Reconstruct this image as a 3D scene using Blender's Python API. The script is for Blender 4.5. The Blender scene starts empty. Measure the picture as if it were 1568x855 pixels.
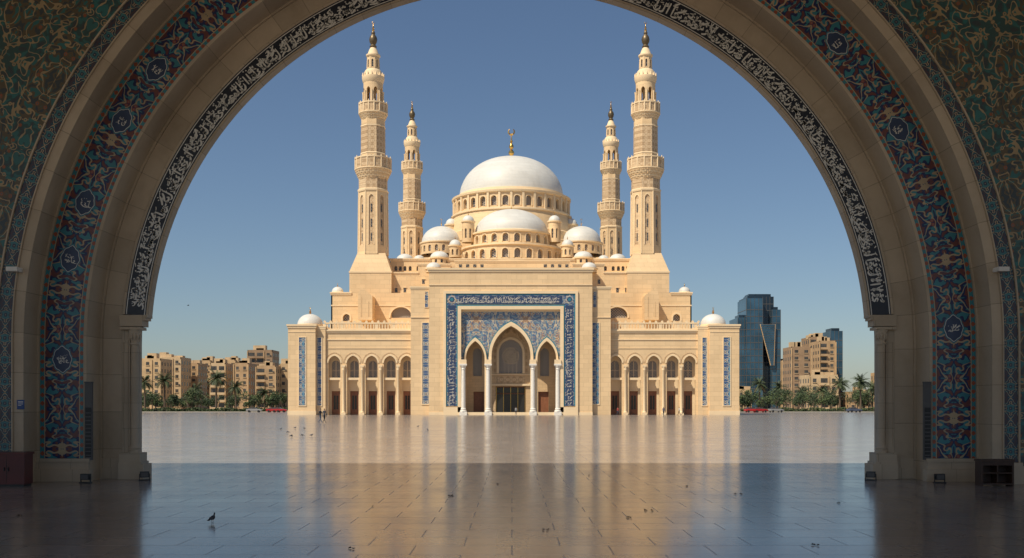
import bpy, bmesh, math, random
from math import pi, sin, cos, sqrt, radians, atan2
from mathutils import Vector, Matrix
random.seed(7)
scene=bpy.context.scene
EYE=2.2; FP=1568.0
def X(px,d): return (px-784.0)*d/FP
def Z(py,d): return EYE+(620.0-py)*d/FP

# ------------------------------------------------------------------ node helpers
def newmat(name):
    m=bpy.data.materials.new(name); m.use_nodes=True
    nt=m.node_tree; b=nt.nodes['Principled BSDF']
    return m,nt,b
def nd(nt,t,ins=None,**props):
    n=nt.nodes.new(t)
    for k,v in props.items(): setattr(n,k,v)
    if ins:
        for k,v in ins.items():
            if isinstance(v,bpy.types.NodeSocket): nt.links.new(v,n.inputs[k])
            else: n.inputs[k].default_value=v
    return n
def mt(nt,op,a,b=None,c=None):
    ins={0:a}
    if b is not None: ins[1]=b
    if c is not None: ins[2]=c
    return nd(nt,'ShaderNodeMath',ins,operation=op).outputs[0]
def c4(c): return (c[0],c[1],c[2],1.0)
def mx(nt,f,a,b,bt='MIX'):
    n=nt.nodes.new('ShaderNodeMix'); n.data_type='RGBA'; n.blend_type=bt
    for i,v in ((0,f),(6,a),(7,b)):
        if isinstance(v,bpy.types.NodeSocket): nt.links.new(v,n.inputs[i])
        else: n.inputs[i].default_value = v if i==0 else c4(v)
    return n.outputs[2]
def ramp(nt,f,p0,p1):
    return nd(nt,'ShaderNodeMapRange',{0:f,1:p0,2:p1,3:0.0,4:1.0}).outputs[0]
def coords(nt,mode):
    tc=nt.nodes.new('ShaderNodeTexCoord')
    if mode=='uv': s=tc.outputs['UV']
    else: s=tc.outputs['Object']
    sp=nd(nt,'ShaderNodeSeparateXYZ',{0:s})
    if mode=='uv': return sp.outputs[0],sp.outputs[1],s
    u=mt(nt,'ADD',sp.outputs[0],sp.outputs[1])
    return u,sp.outputs[2],s
def vec(nt,u,v,w=0.0):
    return nd(nt,'ShaderNodeCombineXYZ',{0:u,1:v,2:w}).outputs[0]

def plain(name,col,rough=0.7,metal=0.0,var=0.12,vs=3.0,bump=0.0):
    m,nt,b=newmat(name)
    u,v,o=coords(nt,'obj')
    n=nd(nt,'ShaderNodeTexNoise',{'Vector':o,'Scale':vs,'Detail':4.0})
    dk=tuple(c*(1-var*1.6) for c in col); lt=tuple(min(1,c*(1+var)) for c in col)
    nt.links.new(mx(nt,ramp(nt,n.outputs[0],.3,.7),dk,lt),b.inputs['Base Color'])
    b.inputs['Roughness'].default_value=rough; b.inputs['Metallic'].default_value=metal
    if bump:
        bp=nd(nt,'ShaderNodeBump',{'Height':n.outputs[0],'Strength':bump,'Distance':.05})
        nt.links.new(bp.outputs[0],b.inputs['Normal'])
    return m

def stone(name,col,bw,bh,mode='obj',mort=0.02,dark=.78,var=.10,rough=.75,stain=.25,bump=.25,nsc=.5):
    m,nt,b=newmat(name)
    u,v,o=coords(nt,mode)
    br=nd(nt,'ShaderNodeTexBrick',{'Vector':vec(nt,u,v),'Color1':c4([c*(1-var) for c in col]),'Color2':c4([min(1,c*(1+var)) for c in col]),
        'Mortar':c4([c*dark for c in col]),'Scale':1.0,'Mortar Size':mort,'Mortar Smooth':.3,'Brick Width':bw,'Row Height':bh},offset=.5)
    n=nd(nt,'ShaderNodeTexNoise',{'Vector':o,'Scale':nsc,'Detail':6.0,'Roughness':.6})
    n2=nd(nt,'ShaderNodeTexNoise',{'Vector':o,'Scale':nsc*14,'Detail':3.0})
    sv=nd(nt,'ShaderNodeMapping',{0:o}); sv.inputs['Scale'].default_value=(1.2,1.2,.06)
    n3=nd(nt,'ShaderNodeTexNoise',{'Vector':sv.outputs[0],'Scale':nsc*2.5,'Detail':4.0})
    f=mt(nt,'MULTIPLY',ramp(nt,n.outputs[0],.45,.72),stain)
    c=mx(nt,f,br.outputs[0],tuple(x*y*.62 for x,y in zip(col,(1,.92,.82))))
    c=mx(nt,mt(nt,'MULTIPLY',ramp(nt,n3.outputs[0],.52,.75),stain*.8),c,tuple(x*y*.6 for x,y in zip(col,(1,.9,.78))))
    c=mx(nt,mt(nt,'MULTIPLY',ramp(nt,n2.outputs[0],.4,.8),.18),c,tuple(min(1,x*1.15) for x in col))
    nt.links.new(c,b.inputs['Base Color'])
    b.inputs['Roughness'].default_value=rough
    h=mt(nt,'ADD',mt(nt,'MULTIPLY',br.outputs[1],-1.0),mt(nt,'MULTIPLY',n2.outputs[0],.3))
    bp=nd(nt,'ShaderNodeBump',{'Height':h,'Strength':bump,'Distance':.03})
    nt.links.new(bp.outputs[0],b.inputs['Normal'])
    return m

def mosaic(name,mode,pu,pv,sc,base,base2,a,bcol,ccol,line,rough=.35,v0=0.0,border=None,dens=1.0):
    m,nt,b=newmat(name)
    u,v,o=coords(nt,mode)
    uu=mt(nt,'PINGPONG',u,pu); vv=mt(nt,'PINGPONG',mt(nt,'ADD',v,-v0),pv)
    q=vec(nt,uu,vv)
    wob=nd(nt,'ShaderNodeTexNoise',{'Vector':q,'Scale':sc*.8,'Detail':0.0})
    wv=nd(nt,'ShaderNodeVectorMath',{0:wob.outputs[1],1:(.5,.5,.5)},operation='SUBTRACT').outputs[0]
    wv=nd(nt,'ShaderNodeVectorMath',{0:wv},operation='SCALE'); wv.inputs['Scale'].default_value=1.1/sc
    q2=nd(nt,'ShaderNodeVectorMath',{0:q,1:wv.outputs[0]},operation='ADD').outputs[0]
    n1=nd(nt,'ShaderNodeTexNoise',{'Vector':q2,'Scale':sc,'Detail':1.0}).outputs[0]
    n2=nd(nt,'ShaderNodeTexNoise',{'Vector':q2,'Scale':sc*2.4,'Detail':0.5}).outputs[0]
    n0=nd(nt,'ShaderNodeTexNoise',{'Vector':q,'Scale':sc*.32,'Detail':0.0}).outputs[0]
    vo=nd(nt,'ShaderNodeTexVoronoi',{'Vector':q,'Scale':sc*1.5,'Randomness':.7})
    cs=nd(nt,'ShaderNodeSeparateColor',{0:vo.outputs['Color']})
    c=mx(nt,mt(nt,'GREATER_THAN',n0,.52),base,base2)
    c=mx(nt,mt(nt,'LESS_THAN',mt(nt,'ABSOLUTE',mt(nt,'ADD',n0,-.52)),.012),c,line)
    c=mx(nt,mt(nt,'GREATER_THAN',n2,.575),c,a)
    c=mx(nt,mt(nt,'LESS_THAN',n2,.40),c,ccol)
    c=mx(nt,mt(nt,'LESS_THAN',mt(nt,'ABSOLUTE',mt(nt,'ADD',n1,-.5)),.022*dens),c,line)
    fl=mx(nt,mt(nt,'GREATER_THAN',cs.outputs[0],.5),bcol,line)
    d=vo.outputs['Distance']
    c=mx(nt,mt(nt,'LESS_THAN',d,.27),c,base)
    c=mx(nt,mt(nt,'LESS_THAN',d,.23),c,fl)
    c=mx(nt,mt(nt,'LESS_THAN',d,.10),c,a)
    nn=nd(nt,'ShaderNodeTexNoise',{'Vector':o,'Scale':1.3,'Detail':5.0}).outputs[0]
    c=mx(nt,mt(nt,'MULTIPLY',ramp(nt,nn,.4,.75),.35),c,tuple(x*.5 for x in base))
    if border:
        bw,tot=border
        t=mt(nt,'MINIMUM',v,mt(nt,'SUBTRACT',tot,v))
        bu=mt(nt,'PINGPONG',u,.12)
        bc=mx(nt,mt(nt,'LESS_THAN',mt(nt,'ADD',bu,mt(nt,'ABSOLUTE',mt(nt,'ADD',t,-bw*.5))),.075),a,bcol)
        c=mx(nt,mt(nt,'LESS_THAN',t,bw),c,bc)
        c=mx(nt,mt(nt,'LESS_THAN',mt(nt,'ABSOLUTE',mt(nt,'ADD',t,-bw)),.012),c,line)
    nt.links.new(c,b.inputs['Base Color'])
    b.inputs['Roughness'].default_value=rough
    bp=nd(nt,'ShaderNodeBump',{'Height':n2,'Strength':.15,'Distance':.02})
    nt.links.new(bp.outputs[0],b.inputs['Normal'])
    return m

def lattice(name,dark,bar,p,th,rough=.25):
    m,nt,b=newmat(name)
    u,v,o=coords(nt,'obj')
    a=mt(nt,'PINGPONG',mt(nt,'ADD',u,v),p); c=mt(nt,'PINGPONG',mt(nt,'SUBTRACT',u,v),p)
    l=mt(nt,'LESS_THAN',mt(nt,'MINIMUM',a,c),th)
    nt.links.new(mx(nt,l,dark,bar),b.inputs['Base Color'])
    b.inputs['Roughness'].default_value=rough
    return m

SAND=(.76,.555,.325)
M={}
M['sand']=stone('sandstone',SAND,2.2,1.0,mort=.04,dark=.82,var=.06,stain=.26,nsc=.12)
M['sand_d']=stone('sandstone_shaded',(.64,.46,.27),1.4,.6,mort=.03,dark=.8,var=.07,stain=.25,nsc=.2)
M['trim']=stone('sandstone_trim',(.82,.64,.41),3.0,1.2,mort=.02,dark=.88,var=.03,stain=.15,nsc=.2)
M['carved']=mosaic('carved_stone','obj',.7,.7,2.2,(.52,.36,.21),(.47,.32,.18),(.68,.51,.32),(.58,.42,.26),(.40,.27,.15),(.7,.54,.35),rough=.8)
M['dome']=stone('dome_cladding',(.64,.64,.61),2.6,.9,mort=.03,dark=.86,var=.04,stain=.25,rough=.5,nsc=.15,bump=.1)
M['gold']=plain('gold',(.75,.45,.12),.3,1.0)
M['bronze']=plain('bronze',(.16,.12,.07),.45,.6)
M['marble']=plain('white_marble',(.80,.76,.69),.3,var=.06)
M['glass']=lattice('window_lattice',(.05,.055,.065),(.26,.22,.17),.35,.05)
M['glassb']=lattice('window_blue',(.09,.11,.15),(.48,.38,.26),.3,.08)
M['door']=plain('dark_wood',(.26,.105,.05),.5,vs=2)
M['dglass']=plain('door_glass',(.03,.028,.026),.08)
M['tileb']=mosaic('facade_tile','obj',.9,.9,1.7,(.05,.10,.20),(.07,.15,.27),(.13,.30,.42),(.36,.17,.08),(.06,.12,.27),(.58,.5,.38),dens=1.7)
M['tileo']=mosaic('spandrel_tile','obj',5.3,4.1,1.15,(.12,.18,.27),(.38,.22,.12),(.18,.30,.38),(.46,.22,.09),(.09,.15,.28),(.58,.48,.34),dens=1.6)
M['navy']=plain('navy_tile',(.035,.06,.13),.35)
M['scriptw']=plain('script_white',(.66,.62,.54),.5,var=.05)
# portal mats
M['arst']=stone('arch_limestone',(.56,.455,.33),1.1,3.0,mode='uv',mort=.010,dark=.55,var=.10,stain=.4,nsc=.5,bump=.35)
M['arst2']=stone('pier_limestone',(.54,.44,.32),.9,.75,mort=.008,dark=.6,var=.08,stain=.4,nsc=.6,bump=.35)
M['band']=mosaic('arch_tile_band','uv',1.15,.63,2.9,(.018,.032,.12),(.035,.11,.15),(.045,.25,.30),(.36,.09,.045),(.18,.055,.045),(.50,.38,.23),v0=0.0,border=(.13,1.26))
M['bandb']=mosaic('border_tile','uv',.3,.2,6.0,(.03,.055,.09),(.05,.11,.13),(.05,.20,.22),(.38,.14,.06),(.08,.05,.06),(.48,.36,.21))
M['flor']=mosaic('vault_tile','uv',1.9,1.6,3.1,(.13,.10,.06),(.035,.10,.10),(.035,.17,.17),(.34,.10,.045),(.05,.07,.08),(.42,.31,.17),v0=.3,dens=1.1)
M['cal']=plain('script_ground',(.014,.018,.032),.4)
M['calw']=plain('script_glaze',(.80,.78,.72),.4,var=.04)
M['turq']=plain('turquoise_tile',(.04,.20,.27),.35)
M['black']=plain('black_metal',(.015,.015,.017),.45)
M['grey']=plain('grey_metal',(.10,.10,.10),.5)
M['red']=plain('red_lacquer',(.10,.012,.012),.4)
M['ceil']=stone('ceiling_plaster',(.50,.41,.30),3,3,mort=.02,dark=.7)
M['walnut']=plain('walnut_wood',(.055,.025,.014),.5,vs=6)

# ------------------------------------------------------------------ mesh builder
class B:
    def __init__(s): s.v=[];s.f=[];s.m=[];s.mats=[];s.cur=0;s.T=None;s.uvs={}
    def mat(s,k):
        m=M[k] if isinstance(k,str) else k
        if m not in s.mats: s.mats.append(m)
        s.cur=s.mats.index(m); return s
    def av(s,p):
        if s.T: p=s.T(*p)
        s.v.append(tuple(p)); return len(s.v)-1
    def fi(s,idx,uv=None):
        if uv: s.uvs[len(s.f)]=uv
        s.f.append(tuple(idx)); s.m.append(s.cur)
    def poly(s,pts,uv=None): s.fi([s.av(p) for p in pts],uv)
    def box(s,x0,x1,y0,y1,z0,z1):
        if x0>x1:x0,x1=x1,x0
        i=[s.av(p) for p in ((x0,y0,z0),(x1,y0,z0),(x1,y1,z0),(x0,y1,z0),(x0,y0,z1),(x1,y0,z1),(x1,y1,z1),(x0,y1,z1))]
        for q in ((0,1,5,4),(1,2,6,5),(2,3,7,6),(3,0,4,7),(4,5,6,7),(3,2,1,0)): s.fi([i[k] for k in q])
    def prism(s,pts,y0,y1):
        n=len(pts); a=[s.av((x,y0,z)) for x,z in pts]; b=[s.av((x,y1,z)) for x,z in pts]
        s.fi(a); s.fi(b[::-1])
        for i in range(n): j=(i+1)%n; s.fi((a[i],b[i],b[j],a[j]))
    def frustum(s,cx,cy,h0,z0,h1,z1):
        a=[s.av((cx+x*h0,cy+y*h0,z0)) for x,y in ((-1,-1),(1,-1),(1,1),(-1,1))]
        b=[s.av((cx+x*h1,cy+y*h1,z1)) for x,y in ((-1,-1),(1,-1),(1,1),(-1,1))]
        for i in range(4): j=(i+1)%4; s.fi((a[i],a[j],b[j],b[i]))
        s.fi(b)
    def lathe(s,prof,cx,cy,seg=24,rot=0.0,sy=1.0):
        rows=[]
        for r,z in prof:
            if r<1e-5: rows.append([s.av((cx,cy,z))]*seg)
            else: rows.append([s.av((cx+r*cos(rot+2*pi*i/seg),cy+sy*r*sin(rot+2*pi*i/seg),z)) for i in range(seg)])
        for a,b in zip(rows[:-1],rows[1:]):
            for i in range(seg):
                j=(i+1)%seg; q=[]
                for k in (a[i],a[j],b[j],b[i]):
                    if k not in q: q.append(k)
                if len(q)>2: s.fi(q)
    def tube(s,pts,r,seg=6):
        rows=[]
        for k,p in enumerate(pts):
            p=Vector(p); a=Vector(pts[max(0,k-1)]); b=Vector(pts[min(len(pts)-1,k+1)])
            t=(b-a).normalized(); u=t.orthogonal().normalized(); w=t.cross(u)
            rr=r[k] if isinstance(r,(list,tuple)) else r
            rows.append([s.av(p+u*rr*cos(2*pi*i/seg)+w*rr*sin(2*pi*i/seg)) for i in range(seg)])
        for a,b in zip(rows[:-1],rows[1:]):
            for i in range(seg): j=(i+1)%seg; s.fi((a[i],a[j],b[j],b[i]))
        s.fi(rows[0]); s.fi(rows[-1])
    def make(s,name,parent=None,zclip=None,ang=32):
        me=bpy.data.meshes.new(name); me.from_pydata(s.v,[],s.f)
        for m in s.mats: me.materials.append(m)
        me.polygons.foreach_set('material_index',s.m)
        if s.uvs:
            l=me.uv_layers.new(name='UVMap')
            for fi,uv in s.uvs.items():
                p=me.polygons[fi]
                for k,li in enumerate(p.loop_indices): l.data[li].uv=uv[k]
        me.update()
        if zclip is not None:
            bm=bmesh.new(); bm.from_mesh(me)
            bmesh.ops.bisect_plane(bm,geom=bm.verts[:]+bm.edges[:]+bm.faces[:],plane_co=(0,0,zclip),plane_no=(0,0,1),clear_outer=True)
            bm.to_mesh(me); bm.free()
        me.shade_smooth(); me.set_sharp_from_angle(angle=radians(ang))
        o=bpy.data.objects.new(name,me); scene.collection.objects.link(o)
        if parent: o.parent=parent
        return o
def empty(name,loc=(0,0,0)):
    o=bpy.data.objects.new(name,None); o.location=loc; scene.collection.objects.link(o); return o

def ah(x,a,rise):
    x=min(abs(x),a)
    if rise<=a: return rise*sqrt(max(0,1-(x/a)**2))
    R=(rise**2+a*a)/(2*a); return sqrt(max(0,R*R-(x+R-a)**2))
def archwall(b,T,s0,s1,z0,z1,ops,dep,wall,glass=None,reveal=None,n=10,step=None):
    old=b.T; b.T=T
    def strip(a,c,za,zb_,d=0):
        k=1 if not step else max(1,int(math.ceil((c-a)/step)))
        for i in range(k):
            p=a+(c-a)*i/k; q=a+(c-a)*(i+1)/k
            b.poly([(p,d,za),(q,d,za),(q,d,zb_),(p,d,zb_)])
    cur=s0
    for (c,w,zb,zs,rise) in sorted(ops):
        a=w/2
        b.mat(wall)
        if c-a>cur+1e-6: strip(cur,c-a,z0,z1)
        if zb>z0+1e-6: strip(c-a,c+a,z0,zb)
        xs=[-a*cos(pi*i/n) for i in range(n+1)]
        hs=[zs+ah(x,a,rise) if rise>0 else zs for x in xs]
        for i in range(n):
            b.poly([(c+xs[i],0,hs[i]),(c+xs[i+1],0,hs[i+1]),(c+xs[i+1],0,z1),(c+xs[i],0,z1)])
        b.mat(reveal or wall)
        for i in range(n):
            b.poly([(c+xs[i],0,hs[i]),(c+xs[i+1],0,hs[i+1]),(c+xs[i+1],dep,hs[i+1]),(c+xs[i],dep,hs[i])])
        for x in (-a,a): b.poly([(c+x,0,zb),(c+x,0,zs),(c+x,dep,zs),(c+x,dep,zb)])
        b.poly([(c-a,0,zb),(c+a,0,zb),(c+a,dep,zb),(c-a,dep,zb)])
        if glass:
            b.mat(glass)
            for i in range(n):
                b.poly([(c+xs[i],dep,zb),(c+xs[i+1],dep,zb),(c+xs[i+1],dep,hs[i+1]),(c+xs[i],dep,hs[i])])
        cur=c+a
    b.mat(wall)
    if s1>cur+1e-6: strip(cur,s1,z0,z1)
    b.T=old
def archtrim(b,T,c,w,zb,zs,rise,tw,proud,m,n=12):
    old=b.T;b.T=T;b.mat(m); a=w/2; A=a+tw
    xi=[-a*cos(pi*i/n) for i in range(n+1)]; xo=[-A*cos(pi*i/n) for i in range(n+1)]
    pi_=[(c-a,zb)]+[(c+x,zs+ah(x,a,rise)) for x in xi]+[(c+a,zb)]
    po=[(c-A,zb)]+[(c+x,zs+ah(x,A,rise*A/a)) for x in xo]+[(c+A,zb)]
    for i in range(len(pi_)-1):
        (x0,h0),(x1,h1)=pi_[i],pi_[i+1]; (u0,g0),(u1,g1)=po[i],po[i+1]
        b.poly([(x0,-proud,h0),(x1,-proud,h1),(u1,-proud,g1),(u0,-proud,g0)])
        b.poly([(x0,-proud,h0),(x1,-proud,h1),(x1,0,h1),(x0,0,h0)])
        b.poly([(u0,-proud,g0),(u1,-proud,g1),(u1,0,g1),(u0,0,g0)])
    b.T=old
def flat(y): return lambda s,d,z:(s,y+d,z)
def cyl(cx,cy,r): return lambda s,d,z:(cx+(r-d)*sin(s/r),cy-(r-d)*cos(s/r),z)
def drum(b,cx,cy,r,z0,z1,n,wf,zb,zs,dep,wall,glass,trim=True):
    C=2*pi*r; w=C/n*wf
    ops=[(-C/2+C*(i+.5)/n,w,zb,zs,w*.5) for i in range(n)]
    archwall(b,cyl(cx,cy,r),-C/2,C/2,z0,z1,ops,dep,wall,glass,n=6,step=C/64)
    if trim:
        for o in ops: archtrim(b,cyl(cx,cy,r),o[0],w,zb,zs,w*.5,w*.16,.12,'trim',n=6)
def dome_prof(r,z0,h,n=16,over=0.0):
    return [(r*cos((i/n)*pi/2) if i<n else 0, z0+h*sin((i/n)*pi/2)) for i in range(n+1)]
def finial(b,cx,cy,z0,h,r,m='gold'):
    b.mat(m)
    b.lathe([(r*.5,z0-.1*h),(r*.9,z0),(r*.4,z0+.08*h),(r,z0+.16*h),(r,z0+.22*h),(r*.3,z0+.3*h),(r*.8,z0+.36*h),(r*.8,z0+.42*h),(r*.25,z0+.5*h),(r*.5,z0+.56*h),(r*.2,z0+.62*h),(r*.12,z0+.8*h),(0,z0+.82*h)],cx,cy,10)
    R=.1*h; pts=[]
    for i in range(11):
        a=radians(125)+radians(290)*i/10
        pts.append((cx+R*cos(a),cy,z0+.88*h+R*sin(a)))
    b.tube(pts,[.012*h+.022*h*sin(pi*i/10) for i in range(11)],5)

# ------------------------------------------------------------------ pseudo thuluth script
def crom(p,k=4):
    out=[]
    P=[p[0]]+list(p)+[p[-1]]
    for i in range(1,len(P)-2):
        for j in range(k):
            t=j/k
            a,b_,c,d=P[i-1],P[i],P[i+1],P[i+2]
            out.append(tuple(.5*((2*b_[m])+(-a[m]+c[m])*t+(2*a[m]-5*b_[m]+4*c[m]-d[m])*t*t+(-a[m]+3*b_[m]-3*c[m]+d[m])*t**3) for m in (0,1)))
    out.append(p[-1]); return out
GL=[
 [[(0,.1),(.01,.5),(.03,.93)]],
 [[(0,.95),(-.01,.4),(-.06,.16),(-.24,.08),(-.36,.2)]],
 [[(0,.46),(-.01,.22),(-.17,.05),(-.36,.12),(-.42,.36)],[(-.2,.36),(-.17,.42)]],
 [[(.0,.42),(.07,.5),(.12,.4),(.03,.33),(0,.42)],[(.11,.4),(.04,.16),(-.18,.04)]],
 [[(.02,.5),(.07,.34),(-.1,.28),(-.42,.3)],[(-.3,.52),(.0,.74),(.16,.95)]],
 [[(0,.3),(.08,.42),(.16,.3),(.08,.2),(0,.3)],[(.16,.3),(.3,.22)],[(.0,.3),(-.16,.24)]],
 [[(.2,.44),(.18,.3),(.11,.28),(.1,.42),(.08,.28),(.01,.28),(0,.42),(-.03,.26),(-.2,.1),(-.4,.18),(-.44,.34)]],
 [[(.1,.55),(-.05,.42),(.05,.3),(-.2,.16),(-.5,.26)],[(-.5,.1),(-.1,-.0),(.3,.06)]],
 [[(.1,.9),(.02,.45),(-.05,.25)],[(-.16,.92),(-.04,.5),(.06,.28),(-.05,.2),(-.05,.25)]],
 [[(.15,.36),(0,.46),(-.1,.34),(.1,.2),(-.12,.06),(-.34,.1)]],
]
def stroke(b,T,pts,w,proud):
    pts=crom(pts); n=len(pts); L=[]
    old=b.T; b.T=None
    for i,(x,y) in enumerate(pts):
        x0,y0=pts[max(0,i-1)]; x1,y1=pts[min(n-1,i+1)]
        dx,dy=x1-x0,y1-y0; l=sqrt(dx*dx+dy*dy) or 1
        pen=abs((dx*.80+dy*.60)/l)
        ww=w*(.42+.58*pen)*(.55+.45*sin(pi*min(1,(i+.6)/n)))
        L.append((b.av(T(x-dy/l*ww,y+dx/l*ww,proud)),b.av(T(x+dy/l*ww,y-dx/l*ww,proud))))
    for a,c in zip(L[:-1],L[1:]): b.fi((a[0],c[0],c[1],a[1]))
    b.T=old
def script(b,T,length,h,m,proud=.006,dens=.27,w=.042,seed=1):
    """T(u,v,proud) u along, v in 0..h"""
    rnd=random.Random(seed); b.mat(m); u=.2*h
    while u<length-.45*h:
        g=rnd.choice(GL); sc=rnd.uniform(.82,1.0); oy=rnd.uniform(.02,.1)
        for st in g:
            stroke(b,T,[((u+x*h*sc),(oy+y*sc*.88)*h) for x,y in st],w*h,proud)
        if rnd.random()<.75:
            g=rnd.choice(GL[2:]); sc=rnd.uniform(.4,.6); oy=rnd.uniform(.48,.6)
            for st in g:
                stroke(b,T,[((u+.12*h+x*h*sc),(oy+y*sc*.8)*h) for x,y in st],w*h*.75,proud+.002)
        for _ in range(rnd.randint(1,3)):
            du=rnd.uniform(-.2,.2)*h; dv=rnd.choice((.1,.55,.7,.86))*h+rnd.uniform(-.05,.05)*h
            stroke(b,T,[(u+du,dv),(u+du+.045*h,dv+.05*h)],w*h*.7,proud+.001)
        if rnd.random()<.35:
            dv=rnd.uniform(.6,.9)*h
            stroke(b,T,[(u-.1*h,dv),(u+.02*h,dv+.03*h),(u+.12*h,dv+.08*h)],w*h*.4,proud+.003)
        u+=dens*h*rnd.uniform(.8,1.25)

# ------------------------------------------------------------------ ground
def sheet(name,x0,x1,y0,y1,z,mat):
    b=B(); b.mat(mat); b.poly([(x0,y0,z),(x1,y0,z),(x1,y1,z),(x0,y1,z)]); return b.make(name)
m,nt,bs=newmat('sandy_ground'); u,v,o=coords(nt,'obj')
n=nd(nt,'ShaderNodeTexNoise',{'Vector':o,'Scale':.02,'Detail':8.0}).outputs[0]
nt.links.new(mx(nt,ramp(nt,n,.35,.65),(.30,.25,.18),(.22,.19,.14)),bs.inputs['Base Color']); bs.inputs['Roughness'].default_value=.9
M['ground']=m
sheet('ground',-4000,4000,-400,6000,-.02,'ground')
m,nt,bs=newmat('polished_marble_paving'); tc=nt.nodes.new('ShaderNodeTexCoord'); o=tc.outputs['Object']
br=nd(nt,'ShaderNodeTexBrick',{'Vector':o,'Color1':(.35,.31,.28,1),'Color2':(.27,.235,.21,1),'Mortar':(.135,.115,.10,1),'Scale':1.0,'Mortar Size':.011,'Mortar Smooth':.3,'Brick Width':1.5,'Row Height':1.0,'Bias':-.1},offset=.5)
sp=nd(nt,'ShaderNodeSeparateXYZ',{0:o})
bx_=mt(nt,'LESS_THAN',mt(nt,'PINGPONG',sp.outputs[0],6.0),.25); by_=mt(nt,'LESS_THAN',mt(nt,'PINGPONG',sp.outputs[1],6.0),.5)
band=mt(nt,'MAXIMUM',bx_,by_)
n=nd(nt,'ShaderNodeTexNoise',{'Vector':o,'Scale':.35,'Detail':7.0,'Roughness':.65}).outputs[0]
n2=nd(nt,'ShaderNodeTexNoise',{'Vector':o,'Scale':2.6,'Detail':8.0,'Roughness':.7,'Distortion':1.2}).outputs[0]
n4=nd(nt,'ShaderNodeTexNoise',{'Vector':o,'Scale':.06,'Detail':5.0,'Roughness':.6}).outputs[0]
c=mx(nt,mt(nt,'MULTIPLY',band,.22),br.outputs[0],(.19,.16,.14))
c=mx(nt,mt(nt,'MULTIPLY',ramp(nt,n,.45,.7),.35),c,(.20,.17,.15))
c=mx(nt,mt(nt,'MULTIPLY',ramp(nt,n4,.45,.7),.35),c,(.21,.18,.155))
c=mx(nt,mt(nt,'MULTIPLY',ramp(nt,n2,.52,.62),.25),c,(.40,.36,.32))
nt.links.new(c,bs.inputs['Base Color'])
r=mt(nt,'ADD',mt(nt,'MULTIPLY',ramp(nt,n,.3,.7),.07),.10)
wn=nd(nt,'ShaderNodeTexNoise',{'Vector':o,'Scale':6.0,'Detail':3.0}).outputs[0]
r=mt(nt,'ADD',r,mt(nt,'MULTIPLY',wn,.06)); r=mt(nt,'ADD',r,mt(nt,'MULTIPLY',br.outputs[1],.18))
nt.links.new(r,bs.inputs['Roughness'])
hgt=mt(nt,'ADD',mt(nt,'MULTIPLY',br.outputs[1],-.5),mt(nt,'MULTIPLY',wn,.10))
bp=nd(nt,'ShaderNodeBump',{'Height':hgt,'Strength':.08,'Distance':.01}); nt.links.new(bp.outputs[0],bs.inputs['Normal'])
bs.inputs['IOR'].default_value=1.56
M['paving']=m
sheet('plaza_paving',-260,260,-60,300,0.0,'paving')

# ------------------------------------------------------------------ near portal (gatehouse with tiled arch)
AX=X(778,30.4); ZC=3.95; TOP=15.0
gate=empty('gateway_arch')
def ring(b,r0,y0,r1,y1,m,a0=0.0,legs=0.0,nseg=96,uo=0):
    """sweep strip between (r0,y0) and (r1,y1); legs: bottom z of straight jambs (None = no jambs)"""
    b.mat(m); W=sqrt((r1-r0)**2+(y1-y0)**2); rm=13.0
    st=[]
    if legs is not None:
        for k in range(5): st.append((0.0,legs+(ZC-legs)*k/4-ZC))
    for k in range(nseg+1):
        if legs is not None and k==0: continue
        st.append((a0+(pi-2*a0)*k/nseg,0.0))
    if legs is not None:
        for k in range(1,5): st.append((pi,-(ZC-legs)*k/4))
    rows=[];s=0;prev=None
    for (a,dz) in st:
        p0=(AX+r0*cos(a),y0,ZC+r0*sin(a)+dz); p1=(AX+r1*cos(a),y1,ZC+r1*sin(a)+dz)
        if prev is not None: s+=abs(a-prev[0])*rm+abs(dz-prev[1])
        prev=(a,dz); rows.append((b.av(p0),b.av(p1),s))
    for a,c in zip(rows[:-1],rows[1:]):
        b.fi((a[0],c[0],c[1],a[1]),[(a[2],0),(c[2],0),(c[2],W),(a[2],W)])
D0=30.4;D1=29.4;D2=28.3
CA=math.asin((4.86-ZC)/11.09)
b=B()
ring(b,10.72,D0+.35,10.72,D0,'arst',CA,None)
ring(b,10.72,D0,10.78,D0-.03,'arst',CA,None)
ring(b,10.78,D0-.03,11.40,D0-.03,'cal',CA,None)
ring(b,11.40,D0-.03,11.46,D0-.06,'arst',CA,None)
ring(b,11.46,D0-.06,11.46,D0,'arst',CA,None)
ring(b,11.46,D0,12.02,D0,'arst')
ring(b,12.02,D0,12.02,D0-.06,'arst'); ring(b,12.02,D0-.06,12.09,D0-.06,'arst')
ring(b,12.09,D0-.06,12.09,D1,'arst')
ring(b,12.09,D1,12.17,D1-.05,'arst')
ring(b,12.17,D1-.05,12.17,D1,'arst')
ring(b,12.17,D1,13.27+.16,D1,'band',legs=.66)
ring(b,13.43,D1,13.43,D1-.05,'arst'); ring(b,13.43,D1-.05,13.5,D1-.05,'arst')
ring(b,13.5,D1-.05,13.5,D2+.12,'arst'); ring(b,13.5,D2+.12,13.38,D2,'arst')
ring(b,13.38,D2,13.66,D2,'arst')
ring(b,13.66,D2,13.66,D2-.05,'arst'); ring(b,13.66,D2-.05,13.70,D2-.05,'arst'); ring(b,13.70,D2-.05,13.70,D2,'arst')
ring(b,13.70,D2,14.1,D2,'bandb')
ring(b,14.1,D2-.0,14.1,D2-.04,'arst'); ring(b,14.1,D2-.04,14.15,D2-.04,'arst'); ring(b,14.15,D2-.04,14.15,D2,'arst')
ring(b,14.15,D2,24,D2,'flor')
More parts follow.
